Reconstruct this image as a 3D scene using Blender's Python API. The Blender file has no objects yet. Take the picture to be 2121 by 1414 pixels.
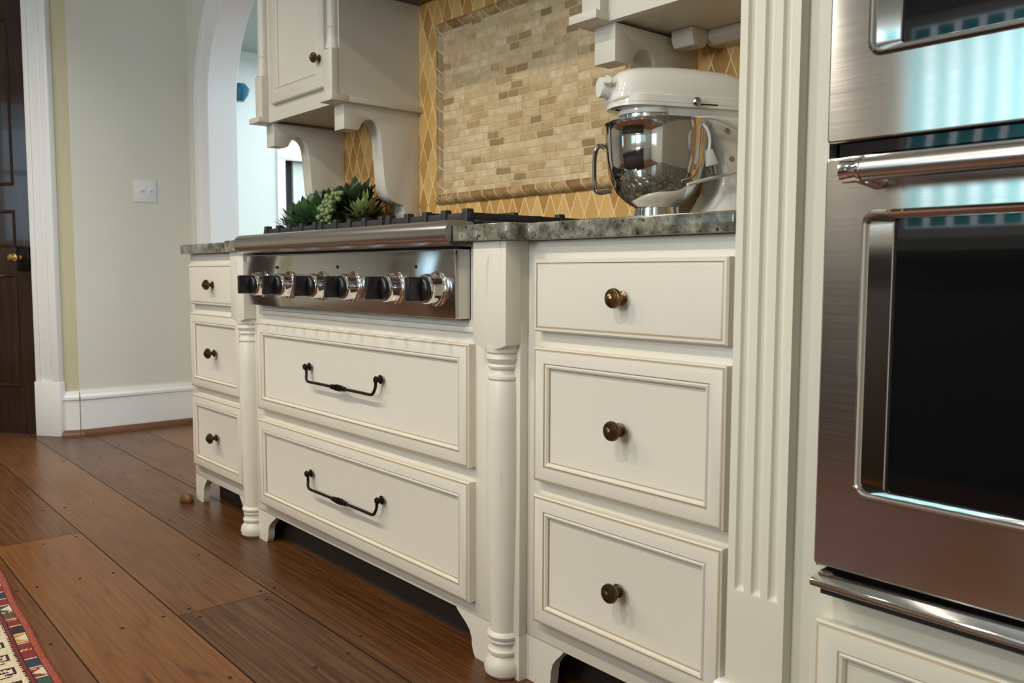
import bpy, bmesh, math, random
from mathutils import Vector, Matrix, noise as mnoise
PI = math.pi
sc = bpy.context.scene
COL = sc.collection

# ------------------------------------------------------------------ camera
cam_d = bpy.data.cameras.new('camera'); cam = bpy.data.objects.new('camera', cam_d); COL.objects.link(cam)
cam_d.lens = 1767.677 / 2121 * 36; cam_d.sensor_width = 36; cam_d.clip_start = 0.02
CP = Vector((1.9018, -1.1203, 0.8243)); YAW, PIT, ROLL = 0.861, 0.08, 0.0033
fw = Vector((-math.sin(YAW) * math.cos(PIT), math.cos(YAW) * math.cos(PIT), -math.sin(PIT)))
rt = Vector((math.cos(YAW), math.sin(YAW), 0)); upv = rt.cross(fw)
r2 = math.cos(ROLL) * rt + math.sin(ROLL) * upv; u2 = -math.sin(ROLL) * rt + math.cos(ROLL) * upv
cam.matrix_world = Matrix(((r2.x, u2.x, -fw.x, CP.x), (r2.y, u2.y, -fw.y, CP.y), (r2.z, u2.z, -fw.z, CP.z), (0, 0, 0, 1)))
cam_d.dof.use_dof = True; cam_d.dof.focus_distance = 1.9; cam_d.dof.aperture_fstop = 8.0
sc.camera = cam
# ------------------------------------------------------------------ view, world, lights
sc.view_settings.view_transform = 'Standard'; sc.view_settings.look = 'None'
sc.view_settings.gamma = 1.0; sc.view_settings.use_curve_mapping = False
sc.view_settings.exposure = -0.30
sc.cycles.use_denoising = True
sc.cycles.max_bounces = 8; sc.cycles.diffuse_bounces = 4; sc.cycles.glossy_bounces = 4
sc.cycles.sample_clamp_indirect = 6.0; sc.cycles.caustics_reflective = False; sc.cycles.caustics_refractive = False
w = bpy.data.worlds.new('sky'); sc.world = w; w.use_nodes = True
w.node_tree.nodes['Background'].inputs[0].default_value = (0.55, 0.85, 1.0, 1)
w.node_tree.nodes['Background'].inputs[1].default_value = 1.2

def area(name, loc, rot, sx, sy, power, col, shape='RECTANGLE'):
    l = bpy.data.lights.new(name, 'AREA'); l.shape = shape; l.size = sx; l.size_y = sy
    l.energy = power; l.color = col
    o = bpy.data.objects.new(name, l); o.location = loc; o.rotation_euler = rot; COL.objects.link(o); return o
WARM = (1.0, 0.90, 0.76); COOL = (0.84, 0.94, 1.0)
for x in (-2.1, -1.0, 0.05, 1.1):
    area('ceiling_can_lamp', (x, -1.68, 2.57), (0, 0, 0), 0.15, 0.15, 22, WARM, 'DISK').data.spread = math.radians(150)
area('ceiling_can_lamp', (-0.6, -3.1, 2.57), (0, 0, 0), 0.15, 0.15, 22, WARM, 'DISK')
area('ceiling_can_lamp', (1.2, -3.1, 2.57), (0, 0, 0), 0.15, 0.15, 22, WARM, 'DISK')
area('window_daylight', (0.75, -4.62, 1.72), (PI / 2, 0, 0), 1.0, 1.5, 140, COOL)      # added frontal fill outside the bare window, where the steel doesn't mirror it
area('curtained_window_daylight', (-0.22, -4.62, 1.72), (PI / 2, 0, 0), 1.0, 1.5, 15, (0.90, 0.97, 1.0))   # outside the curtained one
area('left_window_daylight', (-3.05, -4.62, 1.5), (PI / 2, 0, 0), 0.6, 1.3, 3.5, (0.55, 0.82, 1.0))
area('side_window_daylight', (3.45, -3.4, 1.6), (0, PI / 2, 0), 1.5, 1.6, 16, (0.86, 0.94, 1.0))  # added fill for faces turned right, outside an unseen window
area('hall_daylight', (-1.9, 2.8, 2.82), (0, 0, 0), 3.2, 1.6, 210, (0.86, 0.96, 1.0))
area('hall_daylight', (-4.6, 3.2, 2.82), (0, 0, 0), 2.0, 1.6, 48, (0.86, 0.96, 1.0))

# ------------------------------------------------------------------ node helpers
def srgb(r, g, b):
    f = lambda c: c / 12.92 if c <= 0.04045 else ((c + 0.055) / 1.055) ** 2.4
    return (f(r / 255), f(g / 255), f(b / 255), 1)
class NT:
    def __init__(s, name):
        s.m = bpy.data.materials.new(name); s.m.use_nodes = True; s.t = s.m.node_tree
        s.b = s.t.nodes['Principled BSDF']; s._co = None
    def n(s, typ, **kw):
        nd = s.t.nodes.new(typ)
        for k, v in kw.items():
            if k.startswith('i_'): s.put(nd.inputs[k[2:]], v)
            elif k.startswith('n_'): s.put(nd.inputs[int(k[2:])], v)
            else: setattr(nd, k, v)
        return nd
    def put(s, sock, v):
        if hasattr(v, 'links') or isinstance(v, bpy.types.NodeSocket): s.t.links.new(v, sock)
        else: sock.default_value = v
    def co(s):
        if s._co is None: s._co = s.n('ShaderNodeTexCoord').outputs['Object']
        return s._co
    def math(s, op, a, b=0.0, c=0.0):
        nd = s.n('ShaderNodeMath', operation=op)
        s.put(nd.inputs[0], a); s.put(nd.inputs[1], b); s.put(nd.inputs[2], c); return nd.outputs[0]
    def mapping(s, scale=(1, 1, 1), loc=(0, 0, 0), rot=(0, 0, 0), vec=None):
        nd = s.n('ShaderNodeMapping'); s.put(nd.inputs['Vector'], vec or s.co())
        nd.inputs['Scale'].default_value = scale; nd.inputs['Location'].default_value = loc; nd.inputs['Rotation'].default_value = rot
        return nd.outputs[0]
    def noise(s, scale=5, detail=3, vec=None, rough=0.5, dist=0.0):
        nd = s.n('ShaderNodeTexNoise'); s.put(nd.inputs['Vector'], vec or s.co())
        nd.inputs['Scale'].default_value = scale; nd.inputs['Detail'].default_value = detail
        nd.inputs['Roughness'].default_value = rough; nd.inputs['Distortion'].default_value = dist; return nd.outputs['Fac']
    def ramp(s, fac, stops, interp='LINEAR'):
        nd = s.n('ShaderNodeValToRGB'); s.put(nd.inputs[0], fac); cr = nd.color_ramp; cr.interpolation = interp
        while len(cr.elements) < len(stops): cr.elements.new(0.5)
        for e, (p, c) in zip(cr.elements, stops):
            e.position = p; e.color = c if len(c) == 4 else (*c, 1)
        return nd.outputs[0]
    def mix(s, fac, a, b, blend='MIX'):
        nd = s.n('ShaderNodeMix', data_type='RGBA', blend_type=blend)
        s.put(nd.inputs[0], fac); s.put(nd.inputs[6], a); s.put(nd.inputs[7], b); return nd.outputs[2]
    def bump(s, h, strength=0.3, dist=0.002):
        nd = s.n('ShaderNodeBump'); s.put(nd.inputs['Height'], h); nd.inputs['Strength'].default_value = strength
        nd.inputs['Distance'].default_value = dist; s.t.links.new(nd.outputs[0], s.b.inputs['Normal'])
    def set(s, **kw):
        for k, v in kw.items(): s.put(s.b.inputs[k.replace('_', ' ')], v)
        return s.m
def simple(name, col, rough=0.5, metal=0.0, **kw):
    n = NT(name); return n.set(Base_Color=col, Roughness=rough, Metallic=metal, **kw)

M = {}
def paint(name, col, worn, rough=0.38, thr=0.70):
    n = NT(name)
    streak = n.noise(1.0, 3, n.mapping((60, 60, 5)))
    patch = n.noise(2.3, 1)
    f = n.ramp(n.math('MULTIPLY', streak, n.math('ADD', n.math('MULTIPLY', patch, 0.5), 0.75)), [(thr, (0, 0, 0)), (thr + 0.05, (1, 1, 1))])
    base = n.mix(n.math('MULTIPLY', f, 0.55), col, worn)
    tone = n.mix(n.ramp(n.noise(3.0, 2), [(0.35, (0, 0, 0)), (0.65, (1, 1, 1))]), base, n.mix(0.06, base, (0.55, 0.45, 0.3, 1)))
    n.bump(n.noise(220, 2), 0.04, 0.001)
    return n.set(Base_Color=tone, Roughness=rough)
CREAM = (0.68, 0.635, 0.55, 1)
M['paint'] = paint('cream_paint', CREAM, (0.25, 0.15, 0.07, 1), thr=0.93)
M['paint_worn'] = paint('worn_cream_paint', CREAM, (0.22, 0.13, 0.06, 1), thr=0.70)
M['glaze'] = simple('brown_glaze', (0.36, 0.265, 0.17, 1), 0.5)
M['glaze2'] = simple('light_glaze', (0.52, 0.42, 0.29, 1), 0.45)
M['paint_tower'] = paint('sage_cream_paint', (0.66, 0.63, 0.525, 1), (0.35, 0.27, 0.15, 1), thr=0.85)
M['white'] = simple('white_trim_paint', (0.90, 0.90, 0.90, 1), 0.35)
M['wall'] = simple('grey_green_wall_paint', (0.74, 0.73, 0.65, 1), 0.7)
M['wallf'] = simple('light_grey_wall_paint', (0.46, 0.44, 0.40, 1), 0.7)
M['wallo'] = simple('olive_wall_paint', (0.58, 0.54, 0.36, 1), 0.7)
M['hallwall'] = simple('pale_mint_wall_paint', (0.80, 0.86, 0.84, 1), 0.7)
M['ceil'] = simple('ceiling_paint', (0.75, 0.76, 0.72, 1), 0.8)
M['hallceil'] = simple('hall_ceiling_paint', (0.42, 0.47, 0.46, 1), 0.8)
M['black'] = simple('black_recess', (0.012, 0.011, 0.010, 1), 0.6)
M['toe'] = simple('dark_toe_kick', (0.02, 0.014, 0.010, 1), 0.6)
M['darkmetal'] = simple('dark_bronze', (0.022, 0.017, 0.013, 1), 0.32, 0.75)
n = NT('antique_brass'); M['brass'] = n.set(Base_Color=n.ramp(n.noise(90, 2), [(0.3, (0.10, 0.060, 0.030)), (0.7, (0.26, 0.165, 0.080))]), Roughness=0.28, Metallic=1.0)
n = NT('oil_rubbed_bronze'); M['bronze'] = n.set(Base_Color=n.ramp(n.noise(90, 2), [(0.3, (0.055, 0.035, 0.022)), (0.7, (0.14, 0.085, 0.05))]), Roughness=0.30, Metallic=0.9)
M['brightbrass'] = simple('polished_brass', (0.75, 0.50, 0.18, 1), 0.25, 1.0)
M['chrome'] = simple('chrome', (0.80, 0.79, 0.78, 1), 0.07, 1.0)
M['chromed'] = simple('dark_polished_steel', (0.62, 0.60, 0.58, 1), 0.06, 1.0)
M['iron'] = simple('cast_iron', (0.018, 0.018, 0.019, 1), 0.55)
M['blackplastic'] = simple('black_plastic', (0.010, 0.010, 0.011, 1), 0.28)
M['glass'] = simple('black_oven_glass', (0.004, 0.004, 0.005, 1), 0.03, 0.0)
M['enamel'] = simple('ivory_enamel', (0.90, 0.86, 0.77, 1), 0.12, 0.0, Coat_Weight=0.5)
M['cord'] = simple('white_rubber', (0.72, 0.71, 0.66, 1), 0.4)
M['plate'] = simple('white_plastic', (0.82, 0.82, 0.82, 1), 0.3)
def steel(name, col, rough, aniso, rot):
    n = NT(name)
    tg = n.n('ShaderNodeTangent', direction_type='UV_MAP'); tg.uv_map = 'UVMap'
    f = n.noise(1.0, 3, n.mapping((2, 2, 500)))
    r = n.math('ADD', n.math('MULTIPLY', f, 0.06), rough - 0.03)
    return n.set(Base_Color=col, Roughness=r, Metallic=1.0, Anisotropic=aniso, Anisotropic_Rotation=rot, Tangent=tg.outputs[0])
M['steel'] = steel('brushed_stainless', (0.66, 0.64, 0.62, 1), 0.125, 0.98, 0.25)
M['steel2'] = simple('satin_stainless', (0.58, 0.55, 0.52, 1), 0.24, 1.0)
# dark door
n = NT('dark_varnished_wood')
M['door'] = n.set(Base_Color=n.ramp(n.noise(3, 4, n.mapping((14, 14, 1))), [(0.3, (0.018, 0.008, 0.005)), (0.7, (0.05, 0.022, 0.012))]), Roughness=0.16, Coat_Weight=0.4)
M['wood'] = simple('brown_shoe_wood', (0.16, 0.065, 0.030, 1), 0.35)
M['rubbery'] = simple('brown_wood_lump', (0.13, 0.055, 0.016, 1), 0.5)
# granite
n = NT('grey_green_granite')
a = n.noise(38, 5, rough=0.65); b = n.noise(95, 3, rough=0.6); c = n.noise(17, 2)
g = n.ramp(a, [(0.30, (0.035, 0.034, 0.026)), (0.43, (0.10, 0.098, 0.072)), (0.55, (0.19, 0.185, 0.14)), (0.72, (0.38, 0.36, 0.28))])
g = n.mix(n.ramp(b, [(0.60, (0, 0, 0)), (0.68, (1, 1, 1))]), g, (0.02, 0.018, 0.014, 1))
g = n.mix(n.ramp(c, [(0.58, (0, 0, 0)), (0.75, (0.6, 0.6, 0.6))]), g, (0.33, 0.28, 0.20, 1))
M['granite'] = n.set(Base_Color=g, Roughness=0.12)
# floor planks
n = NT('heart_pine_planks')
at = n.n('ShaderNodeAttribute', attribute_name='plank'); sep = n.n('ShaderNodeSeparateColor'); n.t.links.new(at.outputs['Color'], sep.inputs[0])
off = n.n('ShaderNodeCombineXYZ'); n.put(off.inputs[0], n.math('MULTIPLY', sep.outputs[0], 37)); n.put(off.inputs[1], n.math('MULTIPLY', sep.outputs[1], 19))
va = n.n('ShaderNodeVectorMath', operation='ADD'); n.put(va.inputs[0], n.co()); n.put(va.inputs[1], off.outputs[0]); vec = va.outputs[0]
warp = n.noise(1.0, 3, n.mapping((0.55, 5, 1), vec=vec))
sx = n.n('ShaderNodeSeparateXYZ'); n.put(sx.inputs[0], n.mapping((1, 1, 1), vec=vec))
rings = n.math('ADD', n.math('MULTIPLY', sx.outputs[1], 110), n.math('MULTIPLY', warp, 40))
ring = n.math('PINGPONG', rings, 1.0)
fine = n.noise(1.0, 4, n.mapping((3.0, 110, 1), vec=vec), 0.6)
big = n.noise(1.0, 2, n.mapping((0.9, 5, 1), vec=vec))
dk = srgb(60, 32, 14); md = srgb(88, 52, 23); lt = srgb(112, 70, 34)
base = n.ramp(sep.outputs[0], [(0.0, dk), (0.5, md), (1.0, lt)])
g = n.mix(n.math('MULTIPLY', n.ramp(ring, [(0.0, (1, 1, 1)), (0.35, (0.2, 0.2, 0.2)), (1, (0, 0, 0))]), n.ramp(big, [(0.42, (0.05, 0.05, 0.05)), (0.64, (0.8, 0.8, 0.8))])), base, n.mix(0.9, base, (0.030, 0.011, 0.004, 1)))
g = n.mix(n.math('MULTIPLY', n.ramp(fine, [(0.4, (0, 0, 0)), (0.72, (1, 1, 1))]), 0.55), g, n.mix(0.55, g, (0.32, 0.16, 0.06, 1)))
kn = n.n('ShaderNodeTexVoronoi', feature='F1'); n.put(kn.inputs['Vector'], n.mapping((0.9, 3.1, 1), vec=vec)); kn.inputs['Scale'].default_value = 1.0
g = n.mix(n.ramp(kn.outputs['Distance'], [(0.03, (0.9, 0.9, 0.9)), (0.075, (0, 0, 0))]), g, (0.025, 0.009, 0.005, 1))
n.bump(fine, 0.06, 0.002)
M['floor'] = n.set(Specular_IOR_Level=0.24, Base_Color=g, Roughness=n.math('ADD', n.math('MULTIPLY', big, 0.10), 0.24))
M['gap'] = simple('dark_floor_gap', (0.015, 0.008, 0.005, 1), 0.9)
# diamond tile
n = NT('gold_diamond_tile')
s3 = n.n('ShaderNodeSeparateXYZ'); n.put(s3.inputs[0], n.co())
xx = n.math('DIVIDE', s3.outputs[0], 0.055); zz = n.math('DIVIDE', s3.outputs[2], 0.133)
p = n.math('ADD', xx, zz); q = n.math('SUBTRACT', xx, zz)
cid = n.n('ShaderNodeCombineXYZ'); n.put(cid.inputs[0], n.math('FLOOR', p)); n.put(cid.inputs[1], n.math('FLOOR', q))
wn = n.n('ShaderNodeTexWhiteNoise', noise_dimensions='2D'); n.put(wn.inputs['Vector'], cid.outputs[0])
edge = n.math('MINIMUM', n.math('PINGPONG', p, 0.5), n.math('PINGPONG', q, 0.5))
gr = n.ramp(edge, [(0.028, (1, 1, 1)), (0.045, (0, 0, 0))])
cl = n.noise(24, 4)
tc = n.mix(cl, n.ramp(wn.outputs['Value'], [(0, srgb(186, 132, 60)), (0.5, srgb(206, 152, 76)), (1, srgb(220, 172, 100))]), n.ramp(wn.outputs['Value'], [(0, srgb(172, 120, 58)), (1, srgb(232, 188, 116))]))
M['diamond'] = n.set(Base_Color=n.mix(gr, tc, srgb(238, 212, 160)), Roughness=0.55)
n.bump(n.math('ADD', n.ramp(edge, [(0.02, (0, 0, 0)), (0.08, (1, 1, 1))]), n.math('MULTIPLY', cl, 0.3)), 0.35, 0.003)
# mosaic brick
n = NT('tumbled_travertine_mosaic')
s3 = n.n('ShaderNodeSeparateXYZ'); n.put(s3.inputs[0], n.co())
wob = n.math('MULTIPLY', n.noise(26, 3), 0.34)
zz = n.math('ADD', n.math('DIVIDE', s3.outputs[2], 0.0225), wob); row = n.math('FLOOR', zz)
wr = n.n('ShaderNodeTexWhiteNoise', noise_dimensions='1D'); n.put(wr.inputs['W'], row)
wid = n.math('ADD', 0.046, n.math('MULTIPLY', wr.outputs['Value'], 0.036))
xx = n.math('ADD', n.math('ADD', n.math('DIVIDE', s3.outputs[0], wid), n.math('MULTIPLY', wr.outputs['Value'], 7.0)), wob)
cid = n.n('ShaderNodeCombineXYZ'); n.put(cid.inputs[0], n.math('FLOOR', xx)); n.put(cid.inputs[1], row)
wn = n.n('ShaderNodeTexWhiteNoise', noise_dimensions='2D'); n.put(wn.inputs['Vector'], cid.outputs[0])
ex = n.math('MULTIPLY', n.math('PINGPONG', xx, 0.5), 2.2); ez = n.math('PINGPONG', zz, 0.5)
edge = n.math('MINIMUM', ex, ez)
gr = n.ramp(edge, [(0.045, (1, 1, 1)), (0.10, (0, 0, 0))])
cl = n.noise(45, 4)
tc = n.ramp(wn.outputs['Value'], [(0, srgb(158, 130, 88)), (0.08, srgb(186, 154, 106)), (0.18, srgb(210, 178, 130)), (0.6, srgb(222, 192, 148)), (1, srgb(232, 208, 168))])
tc = n.mix(n.ramp(cl, [(0.35, (0.6, 0.6, 0.6)), (0.6, (0, 0, 0))]), tc, n.mix(0.45, tc, (0.20, 0.12, 0.05, 1)))
M['mosaic'] = n.set(Base_Color=n.mix(gr, tc, srgb(214, 188, 146)), Roughness=0.6)
n.bump(n.math('ADD', n.ramp(edge, [(0.03, (0, 0, 0)), (0.16, (1, 1, 1))]), n.math('MULTIPLY', cl, 0.5)), 0.5, 0.003)
# pencil border: segmented travertine, the long axis is local x + z
n = NT('travertine_pencil_border')
s3 = n.n('ShaderNodeSeparateXYZ'); n.put(s3.inputs[0], n.co())
t = n.math('DIVIDE', n.math('ADD', s3.outputs[0], s3.outputs[2]), 0.062)
wn = n.n('ShaderNodeTexWhiteNoise', noise_dimensions='1D'); n.put(wn.inputs['W'], n.math('FLOOR', t))
cl = n.noise(40, 4)
tc = n.mix(n.ramp(cl, [(0.35, (0.7, 0.7, 0.7)), (0.65, (0, 0, 0))]), n.ramp(wn.outputs['Value'], [(0, srgb(150, 118, 72)), (1, srgb(206, 174, 124))]), srgb(128, 92, 52))
M['pencil'] = n.set(Base_Color=n.mix(n.ramp(n.math('PINGPONG', t, 0.5), [(0.02, (1, 1, 1)), (0.05, (0, 0, 0))]), tc, srgb(216, 190, 148)), Roughness=0.5)
# vertex coloured rug and leaves
n = NT('woven_rug_pile'); at = n.n('ShaderNodeAttribute', attribute_name='knot')
n.bump(n.noise(260, 2), 0.6, 0.004)
M['rug'] = n.set(Base_Color=at.outputs['Color'], Roughness=0.95)
def leafmat(name, c0, c1):
    n = NT(name); return n.set(Base_Color=n.mix(n.noise(30, 2), c0, c1), Roughness=0.45)
M['leafdark'] = leafmat('dark_green_leaf', (0.020, 0.045, 0.016, 1), (0.045, 0.085, 0.030, 1))
M['leafmid'] = leafmat('mid_green_leaf', (0.035, 0.085, 0.025, 1), (0.080, 0.160, 0.050, 1))
M['leaflime'] = leafmat('light_green_leaf', (0.16, 0.22, 0.06, 1), (0.30, 0.36, 0.12, 1))
M['leafbrown'] = leafmat('brown_green_leaf', (0.020, 0.018, 0.010, 1), (0.05, 0.035, 0.02, 1))
M['pearl'] = leafmat('pale_green_pearl', (0.13, 0.19, 0.07, 1), (0.26, 0.32, 0.15, 1))
M['island'] = simple('dark_island_paint', (0.05, 0.045, 0.04, 1), 0.4); M['islandtop'] = simple('dark_stone_top', (0.06, 0.06, 0.055, 1), 0.15)
M['planter'] = simple('dark_planter', (0.03, 0.03, 0.028, 1), 0.6)
n = NT('blue_glass'); M['blueglass'] = n.set(Base_Color=(0.03, 0.20, 0.36, 1), Roughness=0.1, Transmission_Weight=0.3)
n = NT('teal_curtain'); tb = n.n('ShaderNodeBsdfTranslucent'); tb.inputs[0].default_value = (0.24, 0.80, 0.84, 1)
df = n.n('ShaderNodeBsdfDiffuse'); df.inputs[0].default_value = (0.35, 0.62, 0.64, 1); ms = n.n('ShaderNodeMixShader')
n.t.links.new(tb.outputs[0], ms.inputs[1]); n.t.links.new(df.outputs[0], ms.inputs[2]); n.t.links.new(ms.outputs[0], n.t.nodes['Material Output'].inputs[0])
M['curtain'] = n.m
M['hooddark'] = simple('hood_metal', (0.13, 0.11, 0.085, 1), 0.35, 0.8)

# ------------------------------------------------------------------ mesh helpers
WO = {}
def sharp(bm, ang):
    for f in bm.faces: f.smooth = True
    for e in bm.edges:
        if len(e.link_faces) == 2:
            if e.calc_face_angle(0) > ang: e.smooth = False
        else: e.smooth = False
def obj(name, bm, mat, parent=None, origin=None, smooth=35, recalc=True, uv=False):
    if recalc: bmesh.ops.recalc_face_normals(bm, faces=bm.faces)
    if smooth: sharp(bm, math.radians(smooth))
    if origin is None:
        xs = [v.co.x for v in bm.verts]; ys = [v.co.y for v in bm.verts]; zs = [v.co.z for v in bm.verts]
        origin = ((min(xs) + max(xs)) / 2, (min(ys) + max(ys)) / 2, min(zs))
    origin = Vector(origin)
    bmesh.ops.translate(bm, verts=bm.verts, vec=-origin)
    if uv:
        l = bm.loops.layers.uv.new('UVMap')
        for f in bm.faces:
            nrm = f.normal
            for lp in f.loops:
                c = lp.vert.co
                lp[l].uv = (c.x + c.y * 0.3, c.z) if abs(nrm.z) < 0.8 else (c.x, c.y)
    me = bpy.data.meshes.new(name); bm.to_mesh(me); bm.free()
    for m in (mat if isinstance(mat, (list, tuple)) else [mat]): me.materials.append(M[m])
    o = bpy.data.objects.new(name, me); COL.objects.link(o)
    pw = WO[parent.name] if parent else Vector((0, 0, 0))
    o.location = origin - pw; WO[o.name] = origin
    if parent: o.parent = parent
    return o
def tag(o, label=None, cat=None, group=None, kind=None):
    if label: o['label'] = label
    if cat: o['category'] = cat
    if group: o['group'] = group
    if kind: o['kind'] = kind
    return o
def thing(name, label, cat, loc, group=None):
    o = bpy.data.objects.new(name, None); COL.objects.link(o); o.location = loc; o.empty_display_size = 0.05
    WO[o.name] = Vector(loc); return tag(o, label, cat, group)
def struct(name, bm, m, parent=None, **kw):
    o = obj(name, bm, m, parent, **kw)
    if not parent: o['kind'] = 'structure'
    return o
def B(): return bmesh.new()
def box(bm, x0, x1, y0, y1, z0, z1, bev=0.0, seg=2, mi=0):
    t = bmesh.new(); bmesh.ops.create_cube(t, size=1)
    for v in t.verts: v.co = Vector(((x0 + x1) / 2 + v.co.x * (x1 - x0), (y0 + y1) / 2 + v.co.y * (y1 - y0), (z0 + z1) / 2 + v.co.z * (z1 - z0)))
    if bev: bmesh.ops.bevel(t, geom=t.edges, offset=bev, segments=seg, affect='EDGES', profile=0.5)
    for f in t.faces: f.material_index = mi
    join(bm, t); return bm
def join(bm, t, mat=None):
    if mat is not None: bmesh.ops.transform(t, matrix=mat, verts=t.verts)
    me = bpy.data.meshes.new('tmp'); t.to_mesh(me); t.free(); bm.from_mesh(me); bpy.data.meshes.remove(me)
def prism(bm, pts, axis, a0, a1, bev=0.0, mi=0):
    """extrude a 2-D outline; axis 'x': pts are (y,z), 'y': (x,z), 'z': (x,y)"""
    t = bmesh.new()
    mk = {'x': lambda p, a: (a, p[0], p[1]), 'y': lambda p, a: (p[0], a, p[1]), 'z': lambda p, a: (p[0], p[1], a)}[axis]
    v0 = [t.verts.new(mk(p, a0)) for p in pts]; v1 = [t.verts.new(mk(p, a1)) for p in pts]
    f0 = t.faces.new(v0); f1 = t.faces.new(v1[::-1]); N = len(pts)
    for i in range(N): t.faces.new((v0[i], v1[i], v1[(i + 1) % N], v0[(i + 1) % N]))
    bmesh.ops.recalc_face_normals(t, faces=t.faces)
    if bev:
        es = [e for e in t.edges if e.calc_face_angle(0) > 0.6]
        bmesh.ops.bevel(t, geom=es, offset=bev, segments=2, affect='EDGES', profile=0.5)
    for f in t.faces: f.material_index = mi
    join(bm, t); return bm
def lathe(bm, prof, c=(0, 0, 0), axis='z', n=32, mi=0):
    """prof: (radius, height) along axis; axis may also be a direction vector"""
    t = bmesh.new(); rings = []
    for r, h in prof:
        if r < 1e-6: rings.append([t.verts.new((0, 0, h))])
        else: rings.append([t.verts.new((r * math.cos(2 * PI * i / n), r * math.sin(2 * PI * i / n), h)) for i in range(n)])
    for a, b in zip(rings, rings[1:]):
        for i in range(n):
            j = (i + 1) % n
            if len(a) == 1 and len(b) == 1: continue
            if len(a) == 1: t.faces.new((a[0], b[i], b[j]))
            elif len(b) == 1: t.faces.new((a[i], a[j], b[0]))
            else: t.faces.new((a[i], a[j], b[j], b[i]))
    for rr in (rings[0], rings[-1]):
        if len(rr) > 1: t.faces.new(rr)
    d = {'x': Vector((1, 0, 0)), 'y': Vector((0, 1, 0)), '-y': Vector((0, -1, 0)), 'z': Vector((0, 0, 1))}.get(axis, axis) if isinstance(axis, str) else Vector(axis)
    q = Vector((0, 0, 1)).rotation_difference(d)
    for f in t.faces: f.material_index = mi
    join(bm, t, Matrix.Translation(Vector(c)) @ q.to_matrix().to_4x4()); return bm
def smooth_path(pts, sub=6):
    P = [Vector(p) for p in pts]; out = []
    for i in range(len(P) - 1):
        p0 = P[max(i - 1, 0)]; p1 = P[i]; p2 = P[i + 1]; p3 = P[min(i + 2, len(P) - 1)]
        for k in range(sub):
            t = k / sub
            out.append(0.5 * ((2 * p1) + (p2 - p0) * t + (2 * p0 - 5 * p1 + 4 * p2 - p3) * t * t + (3 * p1 - p0 - 3 * p2 + p3) * t ** 3))
    out.append(P[-1]); return out
def tube(bm, pts, r, n=10, mi=0, flat=1.0):
    t = bmesh.new(); P = [Vector(p) for p in pts]; rings = []; prev = None
    R = r if isinstance(r, (list, tuple)) else [r] * len(P)
    for i, p in enumerate(P):
        d = (P[min(i + 1, len(P) - 1)] - P[max(i - 1, 0)]).normalized()
        if prev is None: up = Vector((0, 0, 1)) if abs(d.z) < 0.9 else Vector((0, 1, 0)); a = d.cross(up).normalized()
        else: a = (prev - d * prev.dot(d)).normalized()
        prev = a; b = d.cross(a)
        rings.append([t.verts.new(p + (a * math.cos(2 * PI * k / n) + b * math.sin(2 * PI * k / n) * flat) * R[i]) for k in range(n)])
    for A, Bq in zip(rings, rings[1:]):
        for k in range(n): t.faces.new((A[k], A[(k + 1) % n], Bq[(k + 1) % n], Bq[k]))
    t.faces.new(rings[0]); t.faces.new(rings[-1])
    for f in t.faces: f.material_index = mi
    join(bm, t); return bm
def panel(bm, x0, x1, z0, z1, rings):
    """nested rectangles facing -y: rings = (inset, y, material index of the band that ends there)"""
    t = bmesh.new(); vs = []
    for ins, y, mi in rings:
        vs.append([t.verts.new((a, y, b)) for a, b in ((x0 + ins, z0 + ins), (x1 - ins, z0 + ins), (x1 - ins, z1 - ins), (x0 + ins, z1 - ins))])
    for k in range(1, len(vs)):
        for i in range(4):
            f = t.faces.new((vs[k - 1][i], vs[k - 1][(i + 1) % 4], vs[k][(i + 1) % 4], vs[k][i])); f.material_index = rings[k][2]
    t.faces.new(vs[-1]).material_index = 0
    t.faces.new(vs[0][::-1]).material_index = 0
    bmesh.ops.recalc_face_normals(t, faces=t.faces); join(bm, t); return bm
def shaker_rings(yb, th, fr=0.030):
    y = yb - th
    return [(0, yb, 0), (0, y + 0.0035, 0), (0.0025, y + 0.001, 0), (0.0045, y + 0.0008, 1), (0.0065, y, 2), (fr - 0.001, y, 0), (fr + 0.0010, y + 0.0022, 1),
            (fr + 0.0035, y - 0.0005, 0), (fr + 0.0065, y + 0.0005, 0), (fr + 0.0095, y + 0.0045, 0), (fr + 0.011, y + 0.0075, 1), (fr + 0.0125, y + 0.0078, 0)]
def slab_rings(yb, th):
    y = yb - th
    return [(0, yb, 0), (0, y + 0.004, 0), (0.003, y + 0.0005, 0), (0.007, y, 0), (0.0085, y + 0.0016, 1), (0.0105, y + 0.0004, 2), (0.013, y, 0)]

# ================================================================== SETTING
YW = 0.572; YA = 0.60; XL = -2.77
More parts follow.
